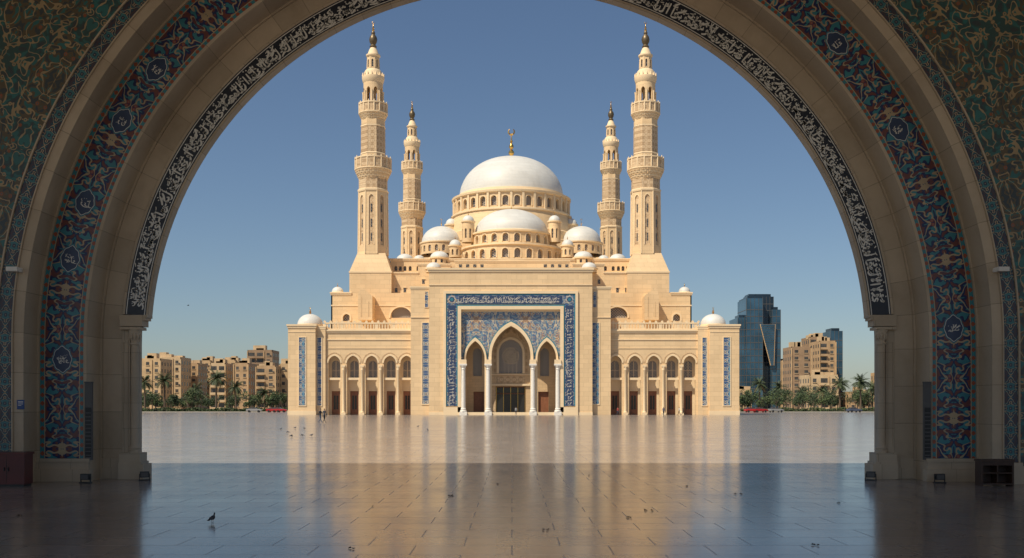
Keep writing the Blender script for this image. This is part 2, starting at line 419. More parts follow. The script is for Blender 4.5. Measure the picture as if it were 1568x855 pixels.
# outer (plaza side) face
ring(b,10.72,D0+.35,11.04,D0+.352,'arst',CA,None)
ring(b,11.0,D0+.36,12.6,D0+.36,'arst'); ring(b,12.6,D0+.36,12.6,D0+.6,'arst'); ring(b,12.6,D0+.6,42,D0+.6,'arst')
b.make('arch_rings',gate,zclip=TOP-.05)
# lines framing the inscription
b=B()
ring(b,10.81,D0-.034,10.835,D0-.034,'calw',CA,None); ring(b,11.345,D0-.034,11.37,D0-.034,'calw',CA,None)
def TS(u,v,p):
    a=CA+.02+u/11.09; r=10.84+v
    return (AX-r*cos(a),D0-.03-p,ZC+r*sin(a))
script(b,TS,11.09*(pi-2*CA-.04),.50,'calw',proud=.008,dens=.25,w=.064,seed=5)
b.make('calligraphy_band',gate,zclip=TOP-.05)
# medallions
b=B(); rm=12.80
def medal(side,ang,w,h,seed,navy=True):
    a=radians(ang)
    def TM(u,v,p):   # u tangential, v radial
        aa=a+v/rm; r=rm+u
        x=r*cos(aa)*side
        return (AX+x,D1-p,ZC+r*sin(aa))
    def disc(kw,kh,p,m,pt=.0):
        b.mat(m); n=28
        pts=[]
        for i in range(n):
            t=2*pi*i/n; q=1+.16*abs(sin(t))**6+.06*cos(8*t)*pt
            pts.append(TM(kw*cos(t)*(1+.05*cos(8*t)*pt),kh*sin(t)*q,p))
        b.poly(pts)
    disc(w,h,.006,'turq',1); disc(w*.9,h*.9,.010,'calw',1); disc(w*.85,h*.86,.014,'navy',1)
    script(b,lambda u,v,p: TM(-w*.6+u,-h*.38+v,.014+p),w*1.45,h*.76,'calw',proud=.006,dens=.3,w=.05,seed=seed)
for i,(s,a) in enumerate([(-1,38),(-1,30),(-1,18.5),(-1,11),(1,42.4),(1,28.8),(1,2.0),(-1,2.0-4)]):
    medal(s,a,.30,.36,30+i)
b.make('tile_medallions',gate,zclip=TOP-.05)
# piers, columns and plinths
b=B()
for s in (-1,1):
    def bx(r0,r1,y0,y1,z0,z1,m='arst2'):
        b.mat(m); b.box(AX+s*r0,AX+s*r1,y0,y1,z0,z1)
    bx(11.22,11.46,D0,D0+.35,.0,4.62); bx(11.0,11.22,D0+.16,D0+.35,0,4.62)
    bx(11.27,11.29,D0-.025,D0,.95,4.05,'arst2'); bx(11.41,11.43,D0-.025,D0,.95,4.05,'arst2'); bx(11.27,11.43,D0-.03,D0-.001,4.05,4.10,'arst2')
    cx=AX+s*11.08; cy=D0-.0
    b.mat('arst2')
    b.lathe([(.19,.78),(.19,.84),(.16,.87),(.18,.92),(.15,.96),(.125,1.0),(.12,2.5),(.112,3.95),(.14,3.99),(.14,4.03),(.115,4.06),(.13,4.2),(.19,4.36),(.2,4.42)],cx,cy,18)
    for i in range(10):
        aa=2*pi*i/10; b.lathe([(0,4.1),(.035,4.18),(.045,4.3),(.02,4.4),(0,4.42)],cx+.145*cos(aa),cy+.145*sin(aa),6)
    bx(10.86,11.46,D0-.21,D0+.36,4.42,4.50); bx(10.80,11.46,D0-.18,D0+.36,4.52,4.70); bx(10.72,11.49,D0-.14,D0+.352,4.70,4.78); bx(10.68,11.5,D0-.12,D0+.354,4.78,4.855)
    bx(10.85,11.46,D0-.24,D0+.37,.52,.78); bx(10.80,11.46,D0-.28,D0+.38,.45,.52)
    bx(10.72,11.46,D0-.32,D0+.40,0,.45)
    bx(11.462,12.02,D0-.05,D0,0,.62); bx(11.462,12.02,D0-.08,D0,0,.34)
    bx(12.0,13.5,D1-.12,D1+.02,0,.56); bx(11.96,13.53,D1-.16,D1+.03,.56,.66); bx(11.93,13.55,D1-.22,D1+.035,0,.36)
    bx(13.36,14.2,D2-.08,D2+.02,0,.6); bx(14.2,16,D2-.07,D2+.02,0,.5)
    bx(13.40,13.7,D2-.35,D2,5.85,5.97,'marble')
b.make('piers_and_columns',gate)
# unseen gatehouse roof on piers: sized to shade the paving, sides open for light
b=B(); b.mat('ceil')
b.box(-42,42,2.5,D0+.6,TOP-.06,TOP)
for s in (-1,1):
    for yy in (3,14): b.box(s*24,s*25.2,yy,yy+1.2,0,TOP-.06)
b.make('gatehouse_shade_roof',gate)

# small fittings in the gateway
def floodlight(x,y,name='floodlight',rz=0):
    b=B(); b.mat('black')
    b.box(-.16,.16,-.07,.07,0,.03); b.box(-.15,-.13,-.02,.02,.03,.2); b.box(.13,.15,-.02,.02,.03,.2)
    b.prism([(-.125,.09),(.125,.09),(.125,.26),(-.125,.26)],-.07,.08)
    b.mat('grey'); b.box(-.10,.10,-.078,-.072,.11,.24)
    o=b.make(name); o.location=(x,y,0); o.rotation_euler=(0,0,rz)
floodlight(X(226,30.0),29.75,rz=.4); floodlight(X(130,28.7),28.75,rz=-.1); floodlight(X(1329,30),29.75,rz=-.4); floodlight(X(1440,28.7),28.75)
for s in (-1,1):
    b=B(); b.mat('grey'); x=AX+s*12.0
    b.box(-.10,.10,-.10,.0,0,2.2); b.mat('black'); b.box(-.085,.085,-.106,-.101,.08,1.5); b.mat('grey')
    for k in range(12): b.box(-.08,.08,-.112,-.107,.12+k*.11,.15+k*.11)
    b.box(-.11,.11,-.11,.0,2.2,2.24)
    o=b.make('loudspeaker_column'); o.location=(x,D1-.02,.62)
b=B(); b.mat('red'); w=.95
b.box(0,w,0,.5,.06,.86); b.box(-.03,w+.03,-.03,.53,.86,.92); b.mat('black')
b.box(.03,w-.03,.02,.48,0,.06)
b.box(.47,.478,-.006,0,.1,.82)
for xx in (.42,.53): b.box(xx-.01,xx+.01,-.03,-.006,.42,.52)
o=b.make('shoe_cabinet'); o.location=(-14.05,27.5,0)
# low cabinet with open front
b=B(); b.mat('walnut'); b.box(0,.92,0,.42,.66,.72); b.box(.02,.07,.02,.40,0,.66); b.box(.85,.90,.02,.40,0,.66); b.box(.07,.85,.37,.40,.04,.66); b.box(.07,.85,.02,.37,.04,.08); b.box(.07,.85,.03,.37,.34,.37); b.box(.07,.85,.02,.04,.56,.66); b.box(.445,.475,.03,.37,.08,.56)
o=b.make('wooden_shelf_cabinet'); o.location=(X(1497,27.8),27.6,0)
b=B(); M['blue']=plain('blue_sign_paint',(.02,.07,.25),.4); b.mat('blue'); b.box(0,.2,0,.015,0,.26); b.mat('calw')
b.box(.03,.17,-.003,0,.19,.215); b.box(.03,.17,-.003,0,.14,.155); b.box(.03,.12,-.003,0,.10,.115)
o=b.make('information_sign'); o.location=(X(26,28.2),28.2,Z(627,28.2))

# ------------------------------------------------------------------ mosque
mosque=empty('mosque')
F=222.0
def rect_tile(b,x0,x1,z0,z1,y,m='tileb',fr='trim',t=.18):
    b.mat(m); b.box(x0,x1,y-.05,y+.01,z0,z1)
    b.mat(fr); b.box(x0-t,x0,y-.12,y+.01,z0-t,z1+t); b.box(x1,x1+t,y-.12,y+.01,z0-t,z1+t)
    b.box(x0,x1,y-.12,y+.01,z1,z1+t); b.box(x0,x1,y-.12,y+.01,z0-t,z0)
def cornice(b,x0,x1,y,z,h=.5,p=.3,m='trim',back=.01):
    b.mat(m); b.box(x0-p*.5,x1+p*.5,y-p*.5,y+back,z-h,z-h*.45); b.box(x0-p,x1+p,y-p,y+back+.01,z-h*.45,z)
# wings with arcades
for side,(xa,xb,cs) in enumerate([(497,634,[512,540.5,569,597,622.5]),(930,1070,[943,972,1001,1030,1056])]):
    b=B(); k=F/FP
    x0,x1=X(xa,F),X(xb,F); zt=Z(507,F)
    ops=[(X(c,F),18.5*k,0,Z(556,F),Z(545,F)-Z(556,F)) for c in cs]
    archwall(b,flat(F),x0,x1,0,zt,ops,1.0,'sand',None,n=12)
    for o in ops:
        archtrim(b,flat(F),o[0],o[1],Z(556,F),o[3],o[4],.32,.14,'trim')
        archtrim(b,flat(F),o[0],o[1]+1.1,Z(556,F),o[3],o[4]+.6,.14,.07,'carved')
    pc=[(cs[i]+cs[i+1])/2 for i in range(len(cs)-1)]+[cs[0]-14.2,cs[-1]+14.2]
    for c in pc:
        if c<498 or c>1069 or (626<c<936): continue
        cx=X(c,F); zc=Z(562,F)
        b.mat('trim'); b.box(cx-.5,cx+.5,F-.62,F,0,.5); b.box(cx-.42,cx+.42,F-.55,F,zc,zc+.35)
        b.lathe([(.42,.5),(.42,.65),(.32,.75),(.30,.9),(.27,zc-.8),(.33,zc-.7),(.3,zc-.6),(.42,zc)],cx,F-.15,14)
    zi=Z(584,F)
    yb=F+1.9
    archwall(b,flat(yb),x0,x1,0,zi,[(o[0],13*k,0,Z(599,F),0) for o in ops],.3,'trim','door',n=4)
    archwall(b,flat(yb),x0,x1,zi,zt,[(o[0],13*k,Z(579,F),Z(558,F),6*k) for o in ops],.3,'trim','glassb',n=8)
    for o in ops:
        b.mat('trim'); b.box(o[0]-.95,o[0]+.95,yb-.1,yb,Z(598.5,F),Z(597,F)); b.mat('dglass'); b.box(o[0]-.48,o[0]-.1,yb+.2,yb+.29,1.2,Z(606,F)); b.box(o[0]+.1,o[0]+.48,yb+.2,yb+.29,1.2,Z(606,F))
        b.mat('trim'); b.box(o[0]-.06,o[0]+.06,yb+.15,yb+.29,Z(579,F),Z(553,F)); b.box(o[0]-.9,o[0]+.9,yb+.15,yb+.29,Z(567,F)-.06,Z(567,F)+.06)
        b.box(o[0]-o[1]/2,o[0]+o[1]/2,F+.3,F+.75,Z(582,F),Z(578.5,F))
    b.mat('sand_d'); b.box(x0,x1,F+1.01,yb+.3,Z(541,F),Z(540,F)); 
    cornice(b,x0,x1,F,zt+.25,.7,.35,back=1.0)
    b.mat('trim'); b.box(x0,x1,F-.14,F,Z(521,F),Z(519.5,F)); b.box(x0,x1,F-.10,F,Z(534,F),Z(533.3,F))
    zb0=zt+.25; zb1=Z(494,F)
    b.mat('trim'); b.box(x0,x1,F,F+.3,zb0,zb0+.25); b.box(x0,x1,F-.05,F+.35,zb1-.3,zb1)
    n=int((x1-x0)/.62)
    for i in range(n+1):
        cx=x0+(x1-x0)*i/n
        w=.13 if i%6 else .34
        b.box(cx-w,cx+w,F+.02,F+.28,zb0+.25,zb1-.3)
    for i in range(n//2+1):
        cx=x0+(x1-x0)*i/(n//2)
        b.prism([(cx-.25,zb1),(cx+.25,zb1),(cx+.25,zb1+.25),(cx,zb1+.5),(cx-.25,zb1+.25)],F+.05,F+.25)
    b.make('arcade_wing',mosque)
b=B(); b.mat('sand')
b.box(X(497,F),X(640,F),F+2.3,310,0,Z(507,F)-.01); b.box(X(925,F),X(1070,F),F+2.3,310,0,Z(507,F)-.01); b.box(X(640,F),X(925,F),F+14,310,0,Z(507,F)-.01)
b.make('prayer_hall_walls',mosque)
# corner pavilions
for (a0,a1,c0,c1,s0,s1,s2,s3,dc) in [(441,483,483,497,458,468,484.5,491,475),(1087,1132,1070,1087,1108,1118,1077,1084,1092)]:
    b=B(); b.mat('sand'); zt=Z(499,220.5)
    y=220.5
    b.box(X(a0,y),X(a1,y),y,y+12,0,zt); b.box(X(c0,y),X(c1,y),y+1.0,y+12,0,zt-.3)
    cornice(b,X(a0,y),X(a1,y),y,zt+.3,.8,.3,back=12); cornice(b,X(c0,y),X(c1,y),y+1,zt,.7,.1,back=11)
    b.mat('trim'); b.box(X(a0,y)-.1,X(a1,y)+.1,y-.12,y+12,0,.9)
    b.box(X(a0,y)-.01,X(a1,y)+.01,y-.08,y,Z(509,y),Z(508,y))
    rect_tile(b,X(s0,y),X(s1,y),Z(621,y),Z(517,y),y)
    if s2>1000: rect_tile(b,X(1077,y),X(1083.5,y),Z(621,y),Z(517,y),y+1)
    else: rect_tile(b,X(s2,y),X(s3,y),Z(621,y),Z(517,y),y+1)
    cx=X(dc,226); cy=226; r=2.75
    b.mat('trim'); b.lathe([(r+.15,zt),(r+.15,zt+.45),(r,zt+.5),(r,zt+.7)],cx,cy,32)
    b.mat('dome'); b.lathe(dome_prof(r,zt+.7,2.3),cx,cy,32)
    finial(b,cx,cy,zt+3.0,1.6,.28)
    b.make('corner_pavilion',mosque)
# second level block A
y=236.0
b=B(); za=Z(509,F); zt=Z(449,y); k=y/FP
ops=[(X(614,y),32*k,Z(487,y),Z(485,y),14.5*k),(X(945,y),32*k,Z(487,y),Z(485,y),14.5*k),(X(530.5,y),11*k,Z(492,y),Z(487,y),6*k),(X(1036,y),11*k,Z(492,y),Z(487,y),6*k)]
archwall(b,flat(y),X(507,y),X(1059,y),za-.5,zt,ops,.8,'sand','glassb',n=14)
for o in ops: archtrim(b,flat(y),o[0],o[1],o[2],o[3],o[4],.35,.15,'trim',n=14)
b.mat('sand'); b.box(X(507,y),X(1059,y),y+.9,y+50,za-.5,zt-.01); b.box(X(507,y),X(507,y)+.3,y,y+50,za-.5,zt); b.box(X(1059,y)-.3,X(1059,y),y,y+50,za-.5,zt)
cornice(b,X(507,y),X(537,y),y,zt+.2,.7,.25,back=12); cornice(b,X(1028,y),X(1059,y),y,zt+.2,.7,.25,back=12)
b.mat('trim'); b.box(X(507,y),X(1059,y),y-.12,y,Z(468,y)-.15,Z(468,y)+.15)
for cx in (517,1048):
    x=X(cx,240); b.mat('trim'); b.lathe([(1.5,zt),(1.5,zt+.6),(1.35,zt+.7)],x,240,20); b.mat('dome'); b.lathe(dome_prof(1.35,zt+.7,1.2,8),x,240,20); finial(b,x,240,zt+1.8,1.0,.15)
# sloped buttresses
for s,c in ((1,559),(-1,998)):
    yb=231.0; pts=[(-11*s,490),(-11*s,450),(-6*s,440),(11*s,453),(11*s,490)]
    b.mat('sand'); b.prism([(X(c+px,yb),Z(py,yb)) for px,py in pts],yb,yb+5)
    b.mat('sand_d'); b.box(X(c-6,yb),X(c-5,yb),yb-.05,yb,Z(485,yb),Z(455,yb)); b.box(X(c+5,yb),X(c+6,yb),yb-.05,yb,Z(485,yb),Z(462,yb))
b.make('upper_storey',mosque)
# terrace C
y=243.0
b=B(); zt=Z(397,y); k=y/FP
ops=[(X(c,y),4.5*k,Z(415,y),Z(410,y),2.4*k) for c in (606,613,620,628,640,652,915,927,939,947,954,961)]
archwall(b,flat(y),X(598,y),X(969,y),Z(452,y),zt,ops,.5,'sand','glass',n=6)
b.mat('sand'); b.box(X(598,y),X(969,y),y+.6,y+55,Z(452,y),zt-.01)
cornice(b,X(598,y),X(969,y),y,zt+.15,.6,.25,back=.6)
b.mat('trim'); b.box(X(598,y),X(969,y),y-.15,y,Z(419,y)-.15,Z(419,y)+.15)
y2=238.0
for xa,xb,pt in ((600,640,418),(640,690,405),(878,925,405),(925,966,418)):
    b.mat('sand'); b.box(X(xa,y2),X(xb,y2),y2,y-.01,Z(452,y2),Z(pt,y2)); cornice(b,X(xa,y2),X(xb,y2),y2,Z(pt,y2)+.15,.5,.2,back=.3)
    for j in range(3):
        c=xa+(xb-xa)*(j+.5)/3; b.mat('glass'); b.box(X(c,y2)-.3,X(c,y2)+.3,y2-.03,y2+.01,Z(pt+30,y2),Z(pt+23,y2)); b.mat('trim'); b.box(X(c,y2)-.45,X(c,y2)+.45,y2-.15,y2,Z(pt+23,y2),Z(pt+22,y2))
y3=230.0
b.mat('sand'); b.box(X(697,y3),X(872,y3),y3,y3+12,Z(440,y3),Z(400,y3)); cornice(b,X(697,y3),X(872,y3),y3,Z(399,y3),.5,.2,back=1)
b.mat('glass')
for c in (705,716,727,738,835,846,857,868):
    b.box(X(c-2.4,y3),X(c+2.4,y3),y3-.04,y3,Z(409.5,y3),Z(405,y3))
b.make('roof_terrace',mosque)

# --- portal (pishtaq)
P=219.0
b=B(); zt=Z(413,P)
b.mat('sand')
b.box(X(657,P),X(706,P),P,P+8.6,0,zt); b.box(X(858,P),X(907,P),P,P+8.6,0,zt); b.box(X(706,P),X(858,P),P,P+8.6,Z(474,P),zt)
b.box(X(657,P),X(907,P),P+8.601,P+22,0,zt-.3)
cornice(b,X(657,P),X(907,P),P,zt+.3,.8,.35,back=6)
b.mat('trim'); b.box(X(657,P),X(907,P),P-.16,P,Z(437,P),Z(435.7,P)); b.box(X(657,P)-.05,X(907,P)+.05,P-.15,P,0,.6)
for xa,xb,t0,t1 in ((628,657,646,656),(907,936,908,918)):
    b.mat('sand'); b.box(X(xa,P),X(xb,P),P+1.2,P+20,0,Z(439,P)); cornice(b,X(xa,P),X(xb,P),P+1.2,Z(438,P),.6,.2,back=10)
    rect_tile(b,X(t0,P),X(t1,P),Z(619,P),Z(494,P),P+1.2)
    c=652.5 if xa<700 else 911.5
    rect_tile(b,X(c-2.5,P),X(c+2.5,P),Z(470,P),Z(446,P),P+1.2,t=.1)
    b.mat('trim'); b.box(X(xa,P),X(xb,P),P+1.05,P+1.2,Z(486,P),Z(485,P))
b.mat('trim')
def frame(x0,x1,zt_,t,pr,m,zb=.6):
    b.mat(m); k=P/FP*t
    b.box(X(x0,P),X(x0,P)+k,P-pr,P,zb,zt_); b.box(X(x1,P)-k,X(x1,P),P-pr,P,zb,zt_); b.box(X(x0,P)+k,X(x1,P)-k,P-pr,P,zt_-k,zt_)
frame(679,885,Z(446,P),4,.35,'trim'); frame(683,881,Z(450,P),2,.2,'turq',Z(622,P)); frame(685,879,Z(452,P),14,.16,'tileb',Z(622,P)); frame(699,865,Z(467,P),2,.2,'turq',Z(622,P)); frame(701,863,Z(469,P),5.2,.4,'trim')
b.mat('trim'); b.box(X(679,P),X(706,P),P-.4,P,.0,1.7); b.box(X(858,P),X(885,P),P-.4,P,0,1.7)
k=P/FP
hb=11*k
b.mat('navy'); b.box(X(703,P),X(861,P),P-.19,P-.15,Z(465.5,P),Z(453.5,P))
script(b,lambda u,v,p:(X(704,P)+u,P-.195-p,Z(465,P)+v),157*k,hb,'scriptw',proud=.02,dens=.26,w=.04,seed=11)
for xx,sd in ((686.5,12),(866.5,13)):
    b.mat('navy'); b.box(X(xx-.2,P),X(xx+11.2,P),P-.19,P-.15,Z(621,P),Z(468,P))
    script(b,lambda u,v,p:(X(xx,P)+v,P-.195-p,Z(620,P)+u),150*k,hb,'scriptw',proud=.02,dens=.42,w=.036,seed=sd)
for xx in (692,872):
    for yy in (459,):
        cx,cz=X(xx,P),Z(yy,P)
        for rr,m,pp in ((.95,'tileo',.22),(.7,'scriptw',.24),(.6,'navy',.26),(.35,'turq',.28)):
            b.mat(m); b.poly([(cx+rr*(1+.12*cos(8*t*2*pi/32))*cos(t*2*pi/32),P-pp,cz+rr*(1+.12*cos(8*t*2*pi/32))*sin(t*2*pi/32)) for t in range(32)])
# inner panel with three arches
yp=P+.7
ops=[(X(782.5,P),60*k,0,Z(545,P),Z(499,P)-Z(545,P)),(X(727.5,P),29*k,0,Z(549,P),Z(522,P)-Z(549,P)),(X(837.5,P),29*k,0,Z(549,P),Z(522,P)-Z(549,P))]
archwall(b,flat(yp),X(706,P),X(858,P),0,Z(474,P),ops,1.6,'tileo',None,reveal='trim',n=20)
for o,tw in zip(ops,(.75,.5,.5)): archtrim(b,flat(yp),o[0],o[1],0,o[3],o[4],tw*.8,.25,'trim',n=20)
for o,tw in zip(ops,(.75,.5,.5)): archtrim(b,flat(yp),o[0],o[1]+tw*1.6,Z(540,P),o[3],o[4]*(o[1]+tw*1.6)/o[1],.16,.12,'turq',n=20)
b.mat('trim')
for x0,x1 in ((706,713),(742,753),(812,823),(852,858)): b.box(X(x0,P),X(x1,P),yp-.26,yp-.01,0,Z(552,P))
b.box(X(706,P),X(858,P),yp-.1,yp,Z(477,P),Z(474,P))
for c in (709.5,747.5,816,854):
    cx=X(c,P); b.mat('marble'); z1=Z(560,P); r=.48
    b.box(cx-.8,cx+.8,yp-1.5,yp-.27,0,.7); b.lathe([(r*1.5,.7),(r*1.5,.95),(r*1.15,1.1),(r*1.3,1.3),(r,1.5),(r*.98,z1*.6),(r*.88,z1-.9),(r*1.1,z1-.8),(r*.95,z1-.65),(r*1.5,z1)],cx,yp-.85,20)
    b.box(cx-.78,cx+.78,yp-1.5,yp-.27,z1,z1+.35); b.mat('trim'); b.box(cx-.7,cx+.7,yp-1.4,yp-.27,z1+.35,Z(551,P))
# iwan interior
yi=P+6.0; ki=yi/FP
def Zi(p): return Z(p,yi)
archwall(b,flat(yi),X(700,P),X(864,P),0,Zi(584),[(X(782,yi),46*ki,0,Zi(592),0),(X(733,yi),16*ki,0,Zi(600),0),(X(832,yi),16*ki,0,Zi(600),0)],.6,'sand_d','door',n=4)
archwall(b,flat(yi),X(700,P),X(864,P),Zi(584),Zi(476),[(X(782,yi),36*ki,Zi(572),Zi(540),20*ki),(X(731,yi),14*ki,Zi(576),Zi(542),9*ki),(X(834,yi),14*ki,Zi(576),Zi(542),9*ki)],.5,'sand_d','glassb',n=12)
archtrim(b,flat(yi),X(782,yi),36*ki,Zi(572),Zi(540),20*ki,.5,.2,'trim')
archtrim(b,flat(yi),X(782,yi),46*ki,Zi(572),Zi(545),38*ki,.35,.12,'carved')
cx,cz=X(782,yi),Zi(545); b.mat('trim')
for rr in (.5,1.1,1.75):
    b.tube([(cx+rr*cos(2*pi*i/20),yi+.42,cz+rr*sin(2*pi*i/20)) for i in range(21)],.07,5)
for i in range(12):
    a=2*pi*i/12; b.tube([(cx+.5*cos(a),yi+.42,cz+.5*sin(a)),(cx+1.75*cos(a),yi+.42,cz+1.75*sin(a))],.05,4)
for j in (-1.3,-.45,.45,1.3): b.tube([(cx+j,yi+.42,Zi(572)),(cx+j,yi+.42,cz-1.2)],.06,4)
b.mat('trim'); b.box(X(752,yi),X(812,yi),yi-.4,yi,Zi(591),Zi(588)); b.box(X(752,yi),X(812,yi),yi-.25,yi,Zi(574.5),Zi(573))
b.mat('carved'); b.box(X(760,yi),X(804,yi),yi-.1,yi,Zi(587),Zi(576))
b.mat('dglass'); 
for j in range(4):
    x0=X(760.5+j*11,yi); b.box(x0,x0+10*ki,yi+.35,yi+.55,.15,Zi(604))
b.box(X(761,yi),X(803,yi),yi+.35,yi+.55,Zi(602),Zi(594)); b.mat('gold')
for j in range(5): x0=X(760+j*11,yi); b.box(x0-.05,x0+.05,yi+.28,yi+.36,0,Zi(593))
b.make('entrance_portal',mosque)

# --- domes
b=B()
cx=X(783,275); cy=275.0
R=15.4
b.mat('sand'); b.lathe([(17.2,36),(17.2,47),(16.6,47.4),(16.2,50.2),(15.9,51.0),(15.7,51.9)],cx,cy,48)
b.mat('trim'); b.lathe([(15.5,51.7),(16.1,51.9),(16.1,52.3),(15.4,52.5)],cx,cy,64)
drum(b,cx,cy,R,52.3,56.6,32,.5,52.9,54.7,.7,'sand','glassb')
for i in range(32):
    a=2*pi*i/32; T0=(lambda a:(lambda x,y,z:(cx+x*cos(a)-y*sin(a),cy+x*sin(a)+y*cos(a),z)))(a+pi/2)
    b.T=T0; b.mat('trim'); b.box(-.28,.28,-R-.35,-R+.1,52.3,56.3); b.T=None
b.mat('trim'); b.lathe([(15.3,56.2),(15.9,56.4),(16.0,56.9),(15.2,57.1),(14.4,57.3),(14.3,57.9),(13.8,57.9)],cx,cy,64)
b.mat('dome'); prof=[(13.9*cos(t*pi/40)**.93 if t<20 else 0,57.6+10.9*sin(t*pi/40)) for t in range(21)]
b.lathe(prof,cx,cy,64)
finial(b,cx,cy,68.3,8.2,.75)
b.make('main_dome',mosque)
b=B(); cx=X(783,255); cy=255.0
b.mat('sand'); b.lathe([(12.6,30),(12.6,36.6)],cx,cy,48)
drum(b,cx,cy,12.2,36.4,40.3,26,.5,37.2,38.7,.6,'sand','glassb')
b.mat('trim'); b.lathe([(12.2,40.2),(12.6,40.3),(12.6,40.7),(11,40.9),(9.9,41.0)],cx,cy,48)
drum(b,cx,cy,9.9,40.9,43.9,22,.5,41.4,42.7,.6,'sand','glassb')
b.mat('trim'); b.lathe([(9.9,43.8),(10.3,43.9),(10.3,44.3),(9.3,44.5),(9.1,44.6)],cx,cy,48)
b.mat('dome'); b.lathe(dome_prof(9.1,44.6,6.1),cx,cy,48)
finial(b,cx,cy,50.6,1.4,.2)
b.make('front_half_dome',mosque)
def turret(b,px,d,r,ytop,ydome,ybot,m='dome',win=8,fin=True,glass='glass'):
    """small domed drum; ytop= drum top, ydome= crown"""
    x=X(px,d); z0,z1,z2=Z(ybot,d),Z(ytop,d),Z(ydome,d); r=r*d/FP
    h=z1-z0
    if win: drum(b,x,d,r,z0,z1,win,.42,z0+h*.2,z0+h*.62,.3,'sand',glass,trim=False)
    else: b.mat('sand'); b.lathe([(r,z0),(r,z1)],x,d,24)
    b.mat('trim'); b.lathe([(r,z1-.15),(r+.25,z1),(r+.25,z1+.3),(r*.96,z1+.35)],x,d,32)
    b.mat(m); b.lathe(dome_prof(r*.95,z1+.3,z2-z1-.3,10),x,d,32)
    if fin: finial(b,x,d,z2,max(.8,(z2-z1)*.45),.14)
b=B()
for s in (-1,1):
    C=783
    turret(b,C+s*66,252,9.5,341,330,372,win=8)
    turret(b,C+s*107,266,32,375,347,392,win=18,glass='glassb')
    turret(b,C+s*86,248,9.5,378,367,395,win=8)
    turret(b,C+s*110,244,15,397,385,406,win=10)
    turret(b,C+s*119,236,12,413,402,418,win=0,fin=False)
    turret(b,C+s*163,262,14,401,389,410,win=10)
    turret(b,C+s*141,262,9,400,391,408,win=0)
    turret(b,C+s*92,270,9,346,335,372,win=6)
    b.mat('sand')
    for j,(xx,yy) in enumerate(((54,352),(66,364))):
        x0=X(C+s*xx,258+j*.1); x1=X(C+s*(xx+13),258); 
        b.box(x0,x1,256+j*.3,270,36,Z(yy+6,258)); b.mat('trim'); b.box(x0-.1,x1+.1,255.9+j*.3,270,Z(yy+6,258),Z(yy+4.5,258)); b.mat('sand')
    x0=X(C+s*60,260); x1=X(C+s*165,260); b.box(x0,x1,262,300,34,Z(394,262))
b.make('side_domes',mosque)

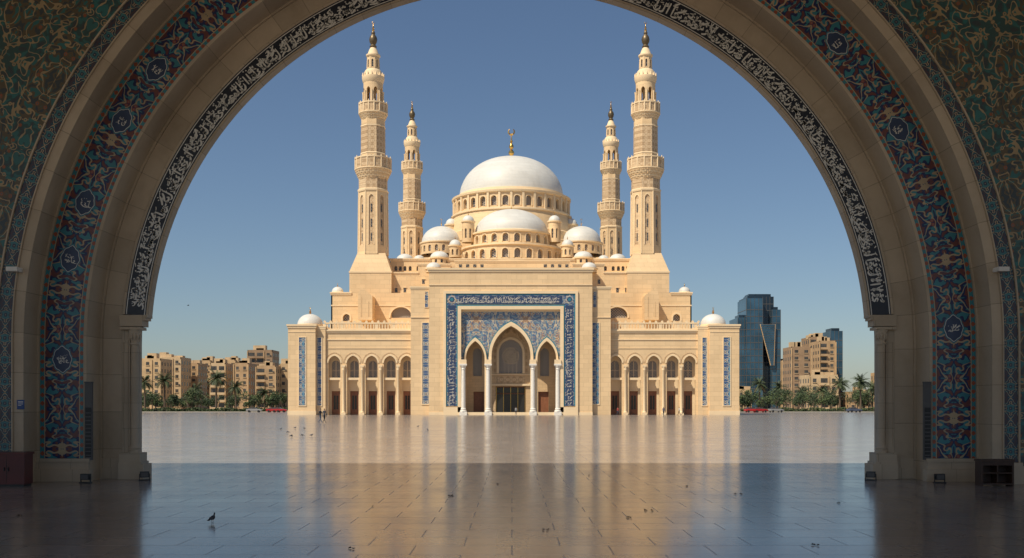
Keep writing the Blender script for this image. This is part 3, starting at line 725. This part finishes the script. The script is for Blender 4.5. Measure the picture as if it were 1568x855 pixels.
# --- minarets
def minaret(name,cpx,d,ws,ya,yb_):
    k=d/FP; cx=X(cpx,d)
    def zz(py): return Z(ya+yb_*py,d)
    def W(w): return w*ws*k
    b=B(); b.mat('sand')
    b.frustum(cx,d,W(31.5),0,W(31.5),zz(420)); b.frustum(cx,d,W(31.5),zz(420),W(21),zz(391))
    b.mat('trim'); b.frustum(cx,d,W(32.2),zz(422),W(32.2),zz(419.5))
    def octo(r0,r1,z0,z1,pn=None,wall='sand',panel='carved',ap=cos(pi/8)):
        for i in range(8):
            a=i*pi/4; 
            def T(s,dd,z,a=a):
                r=(r0+(r1-r0)*(z-z0)/(z1-z0)); q=s*r/r0
                y=-(r-dd); return (cx+q*cos(a)-y*sin(a), d+q*sin(a)+y*cos(a), z)
            hw=r0*math.tan(pi/8)
            if pn:
                zb,zs,wf=pn; w=2*hw*wf
                archwall(b,T,-hw,hw,z0,z1,[(0,w,zb,zs,w*.7)],W(1.1),wall,panel,n=8)
                archtrim(b,T,0,w,zb,zs,w*.7,w*.16,W(.4),'trim',n=8)
            else:
                b.mat(wall); b.T=T; b.poly([(-hw,0,z0),(hw,0,z0),(hw,0,z1),(-hw,0,z1)]); b.T=None
    octo(W(22),W(21),zz(392),zz(296),(zz(378),zz(307),.42))
    for q in range(8):   # slit windows in the blind panels
        a=q*pi/4
        b.T=lambda x,y,z,a=a:(cx+x*cos(a)-y*sin(a),d+x*sin(a)+y*cos(a),z); b.mat('glass')
        for zq in (322,345,366): b.box(-W(1.1),W(1.1),-W(20.8),-W(20.2),zz(zq+6),zz(zq-6))
        b.T=None
    b.mat('trim'); b.lathe([(W(23.5),zz(296.5)),(W(24.3),zz(295)),(W(24.3),zz(293)),(W(22.5),zz(292))],cx,d,8,rot=pi/8)
    octo(W(20.8),W(20.8),zz(292),zz(276),None,'carved')
    for q in range(8):
        a=q*pi/4+pi/8
        b.mat('trim'); b.tube([(cx+W(22.0)/cos(pi/8)*cos(a),d+W(22.0)/cos(pi/8)*sin(a),zz(391)),(cx+W(21)/cos(pi/8)*cos(a),d+W(21)/cos(pi/8)*sin(a),zz(296))],W(.9),6)
    def balcony(y0,y1,yr,ri,ro,n=24):
        b.mat('trim'); st=5
        for j in range(st):
            ra=ri+(ro-ri)*(j+.4)/st; rb=ri+(ro-ri)*(j+1)/st; za=zz(y0+(y1-y0)*j/st); zb=zz(y0+(y1-y0)*(j+1)/st)
            b.mat('trim' if j%2 else 'sand')
            b.lathe([(W(ra),za),(W(ra+.6),za+(zb-za)*.5),(W(rb),zb-(zb-za)*.12),(W(rb),zb)],cx,d,16,rot=pi/16)
            for q in range(n):
                a=2*pi*(q+.5*(j%2))/n; b.lathe([(0,za-(zb-za)*.1),(W(.9),za+(zb-za)*.4),(W(1.2),zb)],cx+W(rb-.8)*cos(a),d+W(rb-.8)*sin(a),5)
        b.mat('trim'); b.lathe([(W(ro),zz(y1)),(W(ro+1),zz(y1-.8)),(W(ro+1),zz(y1-2.2)),(W(ro),zz(y1-2.6)),(0,zz(y1-2.6))],cx,d,16,rot=pi/16)
        zb=zz(y1-2.6); zt=zz(yr)
        b.mat('carved'); b.lathe([(W(ro-.2),zb),(W(ro-.2),zt)],cx,d,16,rot=pi/16); b.lathe([(W(ro-1.4),zb),(W(ro-1.4),zt)],cx,d,16,rot=pi/16)
        b.mat('trim'); b.lathe([(W(ro-1.6),zt),(W(ro+.7),zt),(W(ro+.7),zz(yr-1.8)),(W(ro-1.6),zz(yr-1.8))],cx,d,16,rot=pi/16)
        for q in range(16):
            a=2*pi*q/16+pi/16; b.lathe([(W(1.0),zb),(W(1.0),zz(yr-2.8)),(0,zz(yr-5))],cx+W(ro-.2)*cos(a),d+W(ro-.2)*sin(a),6)
    balcony(277,263,246,21,27.5)
    octo(W(18.3),W(17.8),zz(262),zz(238),(zz(258),zz(245),.35),'sand','door')
    octo(W(17.8),W(17.6),zz(238),zz(196),None,'carved')
    b.mat('trim'); b.lathe([(W(19.3),zz(239)),(W(19.9),zz(238)),(W(19.5),zz(236.5)),(W(18.6),zz(236))],cx,d,8,rot=pi/8)
    b.lathe([(W(19),zz(197)),(W(19.7),zz(196)),(W(19.3),zz(194.5)),(W(17),zz(194))],cx,d,8,rot=pi/8)
    octo(W(17.2),W(17.2),zz(194),zz(184),None)
    balcony(186,177,162,17.3,21.5,20)
    r=W(14.8); C=2*pi*r
    archwall(b,cyl(cx,d,r),-C/2,C/2,zz(176),zz(127),[(-C/2+C*(i+.5)/8,C/8*.52,zz(170),zz(141),C/8*.4) for i in range(8)],W(2.2),'sand',None,n=8,step=C/32)
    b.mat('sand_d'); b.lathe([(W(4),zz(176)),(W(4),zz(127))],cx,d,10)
    for q in range(8):
        a=2*pi*q/8; b.mat('trim'); b.lathe([(W(1.5),zz(172)),(W(1.1),zz(168)),(W(1.0),zz(146)),(W(1.7),zz(142))],cx+(r+W(.6))*sin(a),d-(r+W(.6))*cos(a),8)
    b.mat('trim'); b.lathe([(W(14.8),zz(129)),(W(16),zz(127)),(W(16.6),zz(124)),(W(17.2),zz(122)),(W(17.2),zz(119)),(W(15.5),zz(118)),(W(13),zz(112)),(W(12.6),zz(110)),(W(10.8),zz(108))],cx,d,16)
    for q in range(16):
        a=2*pi*q/16; b.lathe([(W(1.1),zz(119)),(W(1.1),zz(115.5)),(0,zz(113))],cx+W(16.2)*cos(a),d+W(16.2)*sin(a),5)
    octo(W(9.6),W(8.8),zz(109),zz(88),(zz(105),zz(95),.4),'sand','glass')
    b.mat('trim'); b.lathe([(W(9.5),zz(89)),(W(11),zz(87)),(W(11),zz(85)),(W(8.6),zz(84)),(W(6.5),zz(78)),(W(4.5),zz(74))],cx,d,16)
    b.mat('bronze'); b.lathe([(W(4.5),zz(74)),(W(5.6),zz(72)),(W(3.4),zz(69)),(W(5.6),zz(65)),(W(6.3),zz(61)),(W(5.3),zz(57)),(W(2.5),zz(53)),(W(3.2),zz(51)),(W(1.6),zz(48)),(W(.8),zz(44)),(W(.6),zz(40))],cx,d,14)
    finial(b,cx,d,zz(50),zz(33)-zz(50),W(2.2))
    b.make(name,mosque)
minaret('minaret_front_west',571.5,241,1.0,0,1); minaret('minaret_front_east',988.5,241,1.0,0,1)
minaret('minaret_rear_west',631,290,.74,130,.747); minaret('minaret_rear_east',935.5,290,.74,130,.747)

# ------------------------------------------------------------------ city
def colmat(name,col,**k):
    M[name]=plain(name,col,**k)
colmat('apt1',(.56,.39,.215),vs=.3); colmat('apt2',(.47,.315,.175),vs=.3); colmat('apt3',(.60,.44,.26),vs=.3); colmat('apt4',(.34,.225,.135),vs=.3)
M['pane']=plain('apartment_glass',(.08,.075,.07),.2,vs=.5,var=.4)
M['tglass']=plain('curtain_wall_glass',(.05,.12,.19),.12,.3,vs=.08,var=.35)
M['tglass2']=plain('curtain_wall_dark',(.025,.045,.07),.1,.3,vs=.08,var=.3)
def apartment(name,xa,xb,top,d,wall,seed,dep=16,mod=False):
    rnd=random.Random(seed); b=B(); x0,x1=X(xa,d),X(xb,d); H=Z(top,d); b.mat(wall)
    w=x1-x0
    b.box(x0,x1,d,d+dep,0,H-1); b.box(x0,x1,d,d+.3,H-1,H); b.box(x0,x0+.3,d,d+dep,H-1,H); b.box(x1-.3,x1,d,d+dep,H-1,H)
    nf=max(3,int(H/3.2)); fh=(H-1)/nf; nc=max(2,int(w/3.4)); cw=w/nc
    bal=[rnd.random()<.35 for _ in range(nc)]
    for c in range(nc):
        for f in range(nf):
            cx=x0+cw*(c+.5); z=f*fh
            if bal[c]:
                b.mat('pane'); b.box(cx-cw*.36,cx+cw*.36,d-.03,d+.01,z+.3,z+fh*.85)
                b.mat(wall); b.box(cx-cw*.45,cx+cw*.45,d-1.2,d,z-.1,z+.1); b.box(cx-cw*.45,cx+cw*.45,d-1.2,d-1.1,z+.1,z+1.0)
            else:
                ww=cw*.19
                b.mat('pane'); b.box(cx-ww,cx+ww,d-.03,d+.01,z+fh*.35,z+fh*.8)
                b.mat('apt3'); b.box(cx-ww-.15,cx+ww+.15,d-.25,d,z+fh*.28,z+fh*.35)
                if rnd.random()<.3: b.mat('grey'); b.box(cx+ww+.1,cx+ww+.7,d-.4,d,z+fh*.35,z+fh*.5)
    for f in range(nf):
        for j in range(int(dep/4)):
            for xs,dx in ((x0,-.03),(x1,.03)):
                b.mat('pane'); yy=d+2+4*j; b.box(xs-.02+min(dx,0),xs+.02+max(dx,0),yy-.7,yy+.7,f*fh+fh*.3,f*fh+fh*.8)
    b.mat('apt3')
    for j in range(3):
        cx=x0+rnd.uniform(.15,.85)*w; s=rnd.uniform(1,2.2); b.box(cx-s,cx+s,d+3,d+7,H-1,H+rnd.uniform(.8,2.6))
    b.mat('apt1'); 
    for c in range(0,nc+1,2): b.box(x0+cw*c-.2,x0+cw*c+.2,d-.35,d,0,H-.6)
    return b.make(name)
L=[(206,246,549,470,'apt1'),(240,277,547,500,'apt3'),(277,303,556,520,'apt2'),(300,322,552,540,'apt1'),(322,345,556,480,'apt3'),(343,360,551,500,'apt1'),(358,380,556,480,'apt2'),(379,417,536,540,'apt4'),(392,422,560,470,'apt2'),(428,452,557,480,'apt1'),(150,208,555,500,'apt2'),
   (1196,1214,552,560,'apt3'),(1212,1242,531,500,'apt4'),(1240,1262,516,540,'apt4'),(1255,1280,522,520,'apt2'),(1240,1284,574,450,'apt3'),(1130,1150,596,450,'apt1'),(1300,1350,600,520,'apt2'),(1350,1400,570,520,'apt1')]
for i,(a,c,t,d,w) in enumerate(L): apartment('apartment_building',a,c,t,d,w,i)
def tower(name,d,parts,vee=None):
    b=B()
    for (xa,xb,top,y0,mat) in parts:
        x0,x1=X(xa,d),X(xb,d); H=Z(top,d); b.mat(mat); b.box(x0,x1,d+y0,d+y0+22,0,H)
        n=int(H/3.6); b.mat('grey')
        for f in range(1,n): b.box(x0-.08,x1+.08,d+y0-.08,d+y0+22.08,f*3.6,f*3.6+.35)
        m_=int((x1-x0)/2.4)+1
        for j in range(m_+1): xx=x0+(x1-x0)*j/m_; b.box(xx-.1,xx+.1,d+y0-.14,d+y0,0,H)
        b.mat('tglass2'); b.box(x0+1,x1-1,d+y0+2,d+y0+12,H,H+1.6)
    if vee:
        b.mat('apt1'); x0,x1,xb,zt,zb,y0=vee
        b.prism([(X(x0,d),Z(zt,d)),(X(x1,d),Z(zt,d)),(X(xb+3,d),Z(zb,d)),(X(xb-3,d),Z(zb,d))],d+y0-.6,d+y0-.2)
        b.mat('tglass')
        for j in range(18):
            t=(j+.5)/18; z=Z(zt+(zb-zt)*t,d); xl=X(x0+(xb-3-x0)*t,d); xr=X(x1+(xb+3-x1)*t,d); b.box(xl+.4,xr-.4,d+y0-.75,d+y0-.61,z-.55,z+.55)
    return b.make(name)
tower('glass_skyscraper',560,[(1131,1146,486,2,'tglass'),(1143,1168,457,0,'tglass'),(1160,1188,453,5,'tglass2'),(1183,1196,474,1,'tglass'),(1150,1186,452,8,'tglass2')],(1163,1187,1182,497,560,-.2))
tower('glass_office_tower',540,[(1272,1290,507,0,'tglass'),(1262,1275,528,3,'tglass2')])

# ------------------------------------------------------------------ planting
colmat('bark',(.13,.09,.06),vs=4); colmat('leafd',(.035,.06,.022),vs=.8,var=.4); colmat('leafl',(.075,.11,.035),vs=.8,var=.4); colmat('palml',(.06,.085,.035),vs=1,var=.3); colmat('palmdry',(.20,.14,.07),vs=1)
colmat('grass',(.06,.11,.03),vs=.3,var=.4); colmat('kerb',(.42,.38,.33),vs=1); colmat('asphalt',(.05,.05,.052),vs=.5); colmat('white',(.7,.7,.68)); 
def palm(x,y,H,seed):
    rnd=random.Random(seed); b=B(); b.mat('bark'); lean=rnd.uniform(-.3,.3); pts=[];rs=[]
    for i in range(15):
        t=i/14; pts.append((lean*t*t,0,H*t)); rs.append((.34-.12*t)*(1.12 if i%2 else .95))
    b.tube(pts,rs,9)
    top=Vector(pts[-1])
    for i in range(56):
        a=rnd.uniform(0,2*pi); el=rnd.uniform(-.55,1.35); L=rnd.uniform(3.0,4.4)
        dry=el<-.35; b.mat('palmdry' if dry else 'palml')
        p=top.copy(); d_=Vector((cos(a)*cos(el),sin(a)*cos(el),sin(el))); side=Vector((-sin(a),cos(a),0)); n=11; prev=p.copy()
        for j in range(n):
            q=prev+d_*(L/n); d_=(d_+Vector((0,0,-.14))).normalized()
            b.poly([prev-side*.03,prev+side*.03,q+side*.02,q-side*.02])
            ll=.78*sin(pi*(j+1.2)/(n+1.6))+.1
            for s in (-1,1):
                for kk in (0,.5):
                    o_=prev.lerp(q,kk); tip=o_+side*s*ll*.8+d_*ll*.55-Vector((0,0,ll*.28+rnd.uniform(0,.1)))
                    b.poly([o_,o_+d_*.14,tip])
            prev=q
    o=b.make('palm_tree'); o.location=(x,y,0); o.rotation_euler=(0,0,rnd.uniform(0,6))
for i,(px,top,d) in enumerate([(222,580,330),(252,578,345),(331,574,318),(300,592,370),(361,588,380),(405,598,390),(1163,584,380),(1193,590,400),(1228,596,390),(1258,594,400),(1286,584,360),(1318,580,330),(1336,590,350),(200,584,335)]):
    palm(X(px,d),d,Z(top,d)-1.2,i+3)
b=B(); rnd=random.Random(4)
def tree_mass(xa,xb,n,d0,d1,hmin,hmax):
    for i in range(n):
        d=rnd.uniform(d0,d1); x=X(rnd.uniform(xa,xb),d); H=rnd.uniform(hmin,hmax); R=H*rnd.uniform(.32,.48)
        b.mat('bark'); b.tube([(x,d,0),(x+.1,d,H*.3),(x+.2,d,H*.62)],[.16,.12,.05],6)
        for q in range(3):
            a=rnd.uniform(0,6.28); b.tube([(x+.1,d,H*.3),(x+R*.5*cos(a),d+R*.5*sin(a),H*.62)],[.08,.03],5)
        cl=[(x+rnd.gauss(0,R*.45),d+rnd.gauss(0,R*.4),H*rnd.uniform(.4,.88),R*rnd.uniform(.3,.52)) for _ in range(8)]
        for (cx,cy,cz,cr) in cl:
            b.mat('leafl' if rnd.random()<.45 else 'leafd')
            for q in range(75):
                v=Vector((rnd.gauss(0,1),rnd.gauss(0,1),rnd.gauss(0,1))).normalized()*cr*rnd.uniform(.55,1.08)
                p=Vector((cx,cy,cz))+v; s=rnd.uniform(.14,.30); e=Vector((rnd.gauss(0,1),rnd.gauss(0,1),rnd.gauss(0,1))).normalized(); f=e.orthogonal().normalized()
                b.poly([p-e*s,p+f*s*.6,p+e*s,p-f*s*.6])
tree_mass(195,440,48,335,420,4,7.5); tree_mass(1133,1360,52,345,430,4.5,8.5)
b.make('distant_trees')
b=B()
for xa,xb in ((190,440),(1134,1365)):
    d=312; b.mat('leafd')
    for i in range(5200):
        x=X(rnd.uniform(xa,xb),d); p=Vector((x,d+rnd.uniform(-.8,.8),rnd.uniform(.1,1.15+.25*sin(x*.7)))); s=rnd.uniform(.12,.26)
        if i%60==0: b.mat('leafl' if rnd.random()<.4 else 'leafd')
        e=Vector((rnd.gauss(0,1),rnd.gauss(0,1),rnd.gauss(0,1))).normalized(); f=e.orthogonal()
        b.poly([p-e*s,p+f*s*.6,p+e*s,p-f*s*.6])
b.make('clipped_hedge')
b=B(); b.mat('grass'); b.box(-260,260,304,330,-.015,.14); b.make('grass_verge')
b=B(); b.mat('kerb'); b.box(-260,260,300,304,-.01,.17); b.make('plaza_kerb')
sheet('road',-600,600,331,342,-.01,'asphalt'); 
def car(x,y,rz,col,seed=0):
    nm='car_paint_%d'%seed; M[nm]=plain(nm,col,.25,.1,var=.03); b=B()
    rows=[]; prof=[(-2.2,.45,.75),(-2.15,.3,.95),(-1.4,.28,1.02),(1.2,.28,.98),(2.0,.3,.82),(2.2,.42,.66)]
    b.mat(nm)
    for px,z0,z1 in prof: rows.append([b.av(p) for p in ((px,-.82,z0),(px,-.9,(z0+z1)/2),(px,-.8,z1),(px,.8,z1),(px,.9,(z0+z1)/2),(px,.82,z0))])
    for a,c in zip(rows[:-1],rows[1:]):
        for i in range(6): j=(i+1)%6; b.fi((a[i],a[j],c[j],c[i]))
    b.fi(rows[0]); b.fi(rows[-1])
    cab=[(-1.75,1.0),(-1.25,1.42),(.1,1.46),(.95,1.0)]
    b.mat('pane'); a=[b.av((p,-.76 if z<1.1 else -.62,z)) for p,z in cab]; c=[b.av((p,.76 if z<1.1 else .62,z)) for p,z in cab]
    b.fi(a); b.fi(c)
    for i in range(3): b.mat(nm if i==1 else 'pane'); b.fi((a[i],a[i+1],c[i+1],c[i]))
    b.mat(nm); b.box(-.55,-.47,-.72,.72,1.0,1.43)
    for wx in (-1.35,1.35):
        for wy in (-.86,.86):
            b.mat('black'); b.T=lambda xx,yy,zz,wx=wx,wy=wy:(wx+xx,wy+zz,.32+yy)
            b.lathe([(0,-.1),(.32,-.1),(.33,0),(.32,.1),(0,.1)],0,0,16); b.mat('grey'); b.lathe([(.18,-.105),(.18,.105)],0,0,10); b.T=None
    b.mat('white'); b.box(2.12,2.2,-.7,-.45,.6,.72); b.box(2.12,2.2,.45,.7,.6,.72)
    o=b.make('parked_car'); o.location=(x,y,.0); o.rotation_euler=(0,0,rz)
for i,(px,col) in enumerate([(425,(.35,.02,.02)),(433,(.4,.03,.03)),(395,(.3,.3,.3)),(1146,(.45,.03,.03)),(1158,(.4,.02,.02)),(1182,(.3,.3,.29)),(1300,(.08,.1,.15))]):
    car(X(px,302.0),297.5,.05*i,col,i)

# ------------------------------------------------------------------ people
colmat('skin',(.35,.2,.13),var=.05); colmat('hair',(.02,.015,.012)); 
def person(x,y,rz,top,bot,seed,stride=.28):
    nt_='shirt_%d'%seed; nb='trousers_%d'%seed; colmat(nt_,top); colmat(nb,bot); colmat('shoes',(.02,.02,.02))
    V=[];E=[];Rr=[]
    def av(p,r,par=None):
        V.append(p);Rr.append(r);i=len(V)-1
        if par is not None:E.append((par,i))
        return i
    pel=av((0,0,.95),(.15,.11)); wst=av((0,0,1.1),(.135,.10),pel); ch=av((0,-.01,1.32),(.165,.115),wst); sh=av((0,0,1.44),(.10,.08),ch)
    nk=av((0,-.01,1.52),(.055,.055),sh); hd=av((0,-.02,1.60),(.075,.085),nk); ht=av((0,-.015,1.68),(.08,.095),hd); hp=av((0,-.005,1.74),(.05,.06),ht)
    for s,st in ((-1,1),(1,-1)):
        hip=av((s*.095,0,.88),(.095,.1),pel); kn=av((s*.10,-.09*st if st>0 else .02,.49),(.06,.065),hip)
        an=av((s*.10,-stride*st+(.05 if st<0 else 0),.09 if st>0 else .13),(.038,.04),kn); toe=av((s*.11,-stride*st-.15,.035),(.04,.03),an)
        sd=av((s*.19,0,1.41),(.06,.06),sh); el=av((s*.25,.09*st,1.13),(.042,.042),sd); wr=av((s*.25,-.02+.12*st,.88),(.027,.03),el); pm=av((s*.25,-.03+.12*st,.81),(.018,.036),wr)
        for f,(dy,l) in enumerate(((-.03,.07),(-.01,.085),(.01,.08),(.03,.06))):
            a=av((s*.25,-.03+.12*st+dy,.775),(.009,.009),pm); av((s*.24,-.035+.12*st+dy,.775-l),(.007,.007),a)
        a=av((s*.235,-.07+.12*st,.83),(.01,.01),wr); av((s*.225,-.085+.12*st,.785),(.008,.008),a)
    me=bpy.data.meshes.new('body'); me.from_pydata(V,E,[]); o=bpy.data.objects.new('tmp',me); scene.collection.objects.link(o)
    md=o.modifiers.new('s','SKIN'); me.skin_vertices[0].data[0].use_root=True
    for i,r in enumerate(Rr): me.skin_vertices[0].data[i].radius=r
    o.modifiers.new('u','SUBSURF').render_levels=1; o.modifiers['u'].levels=1
    dg=bpy.context.evaluated_depsgraph_get(); m2=bpy.data.meshes.new_from_object(o.evaluated_get(dg)); bpy.data.objects.remove(o)
    m2.materials.clear()
    for q in ('skin','hair',nt_,nb,'shoes'): m2.materials.append(M[q])
    for p in m2.polygons:
        c=p.center; k=2
        if c.z<.075: k=4
        elif c.z<.97 and abs(c.x)<.21: k=3
        elif c.z<.9: k=0
        elif c.z>1.66 or (c.z>1.56 and c.y>.02): k=1
        elif c.z>1.49: k=0
        p.material_index=k; p.use_smooth=True
    root=empty('person',(x,y,0)); root.rotation_euler=(0,0,rz)
    bo=bpy.data.objects.new('body',m2); scene.collection.objects.link(bo); bo.parent=root
    b=B(); b.mat('skin'); b.lathe([(0,-.012),(.014,0),(.008,.03),(0,.035)],0,-.112,6); 
    for s in (-1,1): b.lathe([(0,-.025),(.014,0),(.012,.02),(0,.03)],s*.083,-.01,6)
    f=b.make('nose_and_ears',root); f.location=(0,0,1.625)
    b=B(); b.mat('hair')
    for s in (-1,1): b.box(s*.03-.011,s*.03+.011,-.108,-.098,1.64,1.648)
    b.mat('skin'); b.box(-.02,.02,-.106,-.098,1.575,1.58); b.make('eyes_and_mouth',root)
person(X(490.5,123),123,1.2,(.03,.03,.04),(.06,.08,.13),1)
person(X(496,124),124.2,1.0,(.12,.12,.14),(.03,.03,.035),2)
person(X(1016,208),208,.4,(.05,.06,.12),(.04,.04,.04),3)
person(X(1040,212),212,-1.4,(.6,.58,.55),(.05,.05,.06),4)
person(X(1046,212.5),212.5,-1.2,(.02,.02,.02),(.02,.02,.02),5)
person(X(946,214),214,2.6,(.3,.05,.04),(.04,.05,.08),6)
person(X(790,217),217,3.0,(.3,.3,.3),(.05,.05,.06),7)
# ------------------------------------------------------------------ pigeons
colmat('pigeon_grey',(.07,.075,.09),var=.3,vs=20); colmat('pigeon_dark',(.025,.025,.03)); colmat('beak',(.2,.12,.08))
def loft(b,rings,seg=12):
    rows=[[b.av((cx,ry*cos(2*pi*i/seg),cz+rz*sin(2*pi*i/seg))) for i in range(seg)] for cx,cz,ry,rz in rings]
    for a,c in zip(rows[:-1],rows[1:]):
        for i in range(seg): j=(i+1)%seg; b.fi((a[i],a[j],c[j],c[i]))
    b.fi(rows[0]);b.fi(rows[-1])
def pigeon(x,y,rz,sc=1,peck=False):
    b=B(); b.mat('pigeon_grey')
    loft(b,[(-.11,.115,.012,.01),(-.08,.12,.035,.03),(-.03,.13,.055,.052),(.03,.14,.06,.06),(.07,.15,.045,.05),(.09,.175,.03,.035)])
    b.mat('pigeon_dark')
    if peck: loft(b,[(.08,.16,.032,.035),(.11,.13,.022,.025),(.135,.085,.022,.022),(.15,.06,.02,.02),(.16,.045,.008,.008)]); b.mat('beak'); loft(b,[(.158,.047,.006,.006),(.168,.02,.002,.002)],6)
    else: loft(b,[(.075,.165,.034,.034),(.095,.20,.024,.022),(.10,.225,.022,.016),(.105,.245,.024,.018),(.11,.262,.012,.008)]); b.mat('beak'); loft(b,[(.122,.243,.007,.006),(.15,.236,.002,.002)],6)
    b.mat('pigeon_dark'); b.poly([(-.08,-.03,.125),(-.08,.03,.125),(-.2,.04,.085),(-.2,-.04,.085)]); b.poly([(-.08,-.03,.118),(-.08,.03,.118),(-.2,.04,.078),(-.2,-.04,.078)])
    for s in (-1,1):
        b.mat('pigeon_grey'); b.poly([(.06,s*.055,.165),(.03,s*.066,.12),(-.08,s*.05,.10),(-.16,s*.02,.10),(-.08,s*.035,.155)])
        b.mat('beak'); b.tube([(.0,s*.022,.09),(.005,s*.022,.045),(.0,s*.022,.006)],.005,5)
        for t in (-.5,0,.5): b.tube([(0,s*.022,.005),(.03*cos(t),s*.022+.03*sin(t),.004)],.003,4)
    o=b.make('pigeon',ang=60); o.location=(x,y,0); o.rotation_euler=(0,0,rz); o.scale=(sc,)*3
def gp(px,py): d=EYE*FP/(py-620.0); return X(px,d),d
for i,(px,py,rz,pk) in enumerate([(325,801,1.3,False),(430,659,0,False),(441,664,2.8,True),(452,657,.4,False),(463,669,3.0,True),(477,669,.2,False),(466,658,3.3,False),(446,670,1,True),(640,655,0,False),(655,661,2,False)]):
    x,y=gp(px,py); pigeon(x,y,rz,.95 if py<780 else .7,pk)
# fallen leaves on the paving
colmat('dry_leaf',(.05,.035,.025),var=.3,vs=30); b=B(); b.mat('dry_leaf'); rl=random.Random(9)
for (px,py) in [(540,841),(992,782),(966,793),(571,777),(760,742),(905,729),(1130,757),(1246,836),(690,760),(836,812),(1050,745),(30,790),(1284,770)]:
    x,y=gp(px,py)
    for q in range(rl.randint(1,3)):
        a=rl.uniform(0,6.28); s=rl.uniform(.03,.055); ox=x+rl.uniform(-.08,.08); oy=y+rl.uniform(-.1,.1)
        ca,sa=cos(a),sin(a); pt=lambda u,v,h:(ox+u*ca-v*sa,oy+u*sa+v*ca,h)
        b.poly([pt(-s,0,.012),pt(-.2*s,-.5*s,.03),pt(s,0,.006)]); b.poly([pt(-s,0,.012),pt(-.2*s,.5*s,.036),pt(s,0,.006)])
b.make('fallen_leaves')
# bird in flight
b=B(); b.mat('pigeon_dark'); loft(b,[(-.16,0,.02,.01),(-.05,0,.05,.04),(.06,0,.05,.045),(.13,.02,.03,.03),(.18,.01,.006,.006)])
for s in (-1,1): b.poly([(.07,s*.03,.02),(.10,s*.25,.10),(0,s*.5,.04),(-.04,s*.25,.08),(-.05,s*.03,.02)])
o=b.make('flying_bird'); o.location=(X(288,150),150,Z(468,150)); o.rotation_euler=(0,0,.5)

# ------------------------------------------------------------------ light, sky, camera
EL=54; AZ=46
sv=Vector((-sin(radians(AZ))*cos(radians(EL)),-cos(radians(AZ))*cos(radians(EL)),sin(radians(EL))))
sl=bpy.data.lights.new('sun','SUN'); sl.energy=5.0; sl.angle=radians(.5); sl.color=(1,.885,.70)
so=bpy.data.objects.new('sun',sl); so.rotation_euler=(-sv).to_track_quat('-Z','Y').to_euler(); scene.collection.objects.link(so)
w=bpy.data.worlds.new('World'); scene.world=w; w.use_nodes=True; nt=w.node_tree
sk=nt.nodes.new('ShaderNodeTexSky'); sk.sky_type='NISHITA'; sk.sun_disc=False; sk.sun_elevation=radians(EL); sk.sun_rotation=radians(180+AZ); sk.air_density=1.0; sk.dust_density=.7; sk.ozone_density=3.6
nt.links.new(sk.outputs[0],nt.nodes['Background'].inputs[0]); nt.nodes['Background'].inputs[1].default_value=.08
cam=bpy.data.cameras.new('camera'); cam.lens=36; cam.sensor_width=36; cam.shift_y=192.5/1568; cam.clip_end=9000; cam.clip_start=.1
co=bpy.data.objects.new('camera',cam); co.location=(0,0,EYE); co.rotation_euler=(pi/2,0,0); scene.collection.objects.link(co); scene.camera=co
scene.view_settings.view_transform='Standard'; scene.view_settings.look='None'; scene.view_settings.exposure=0
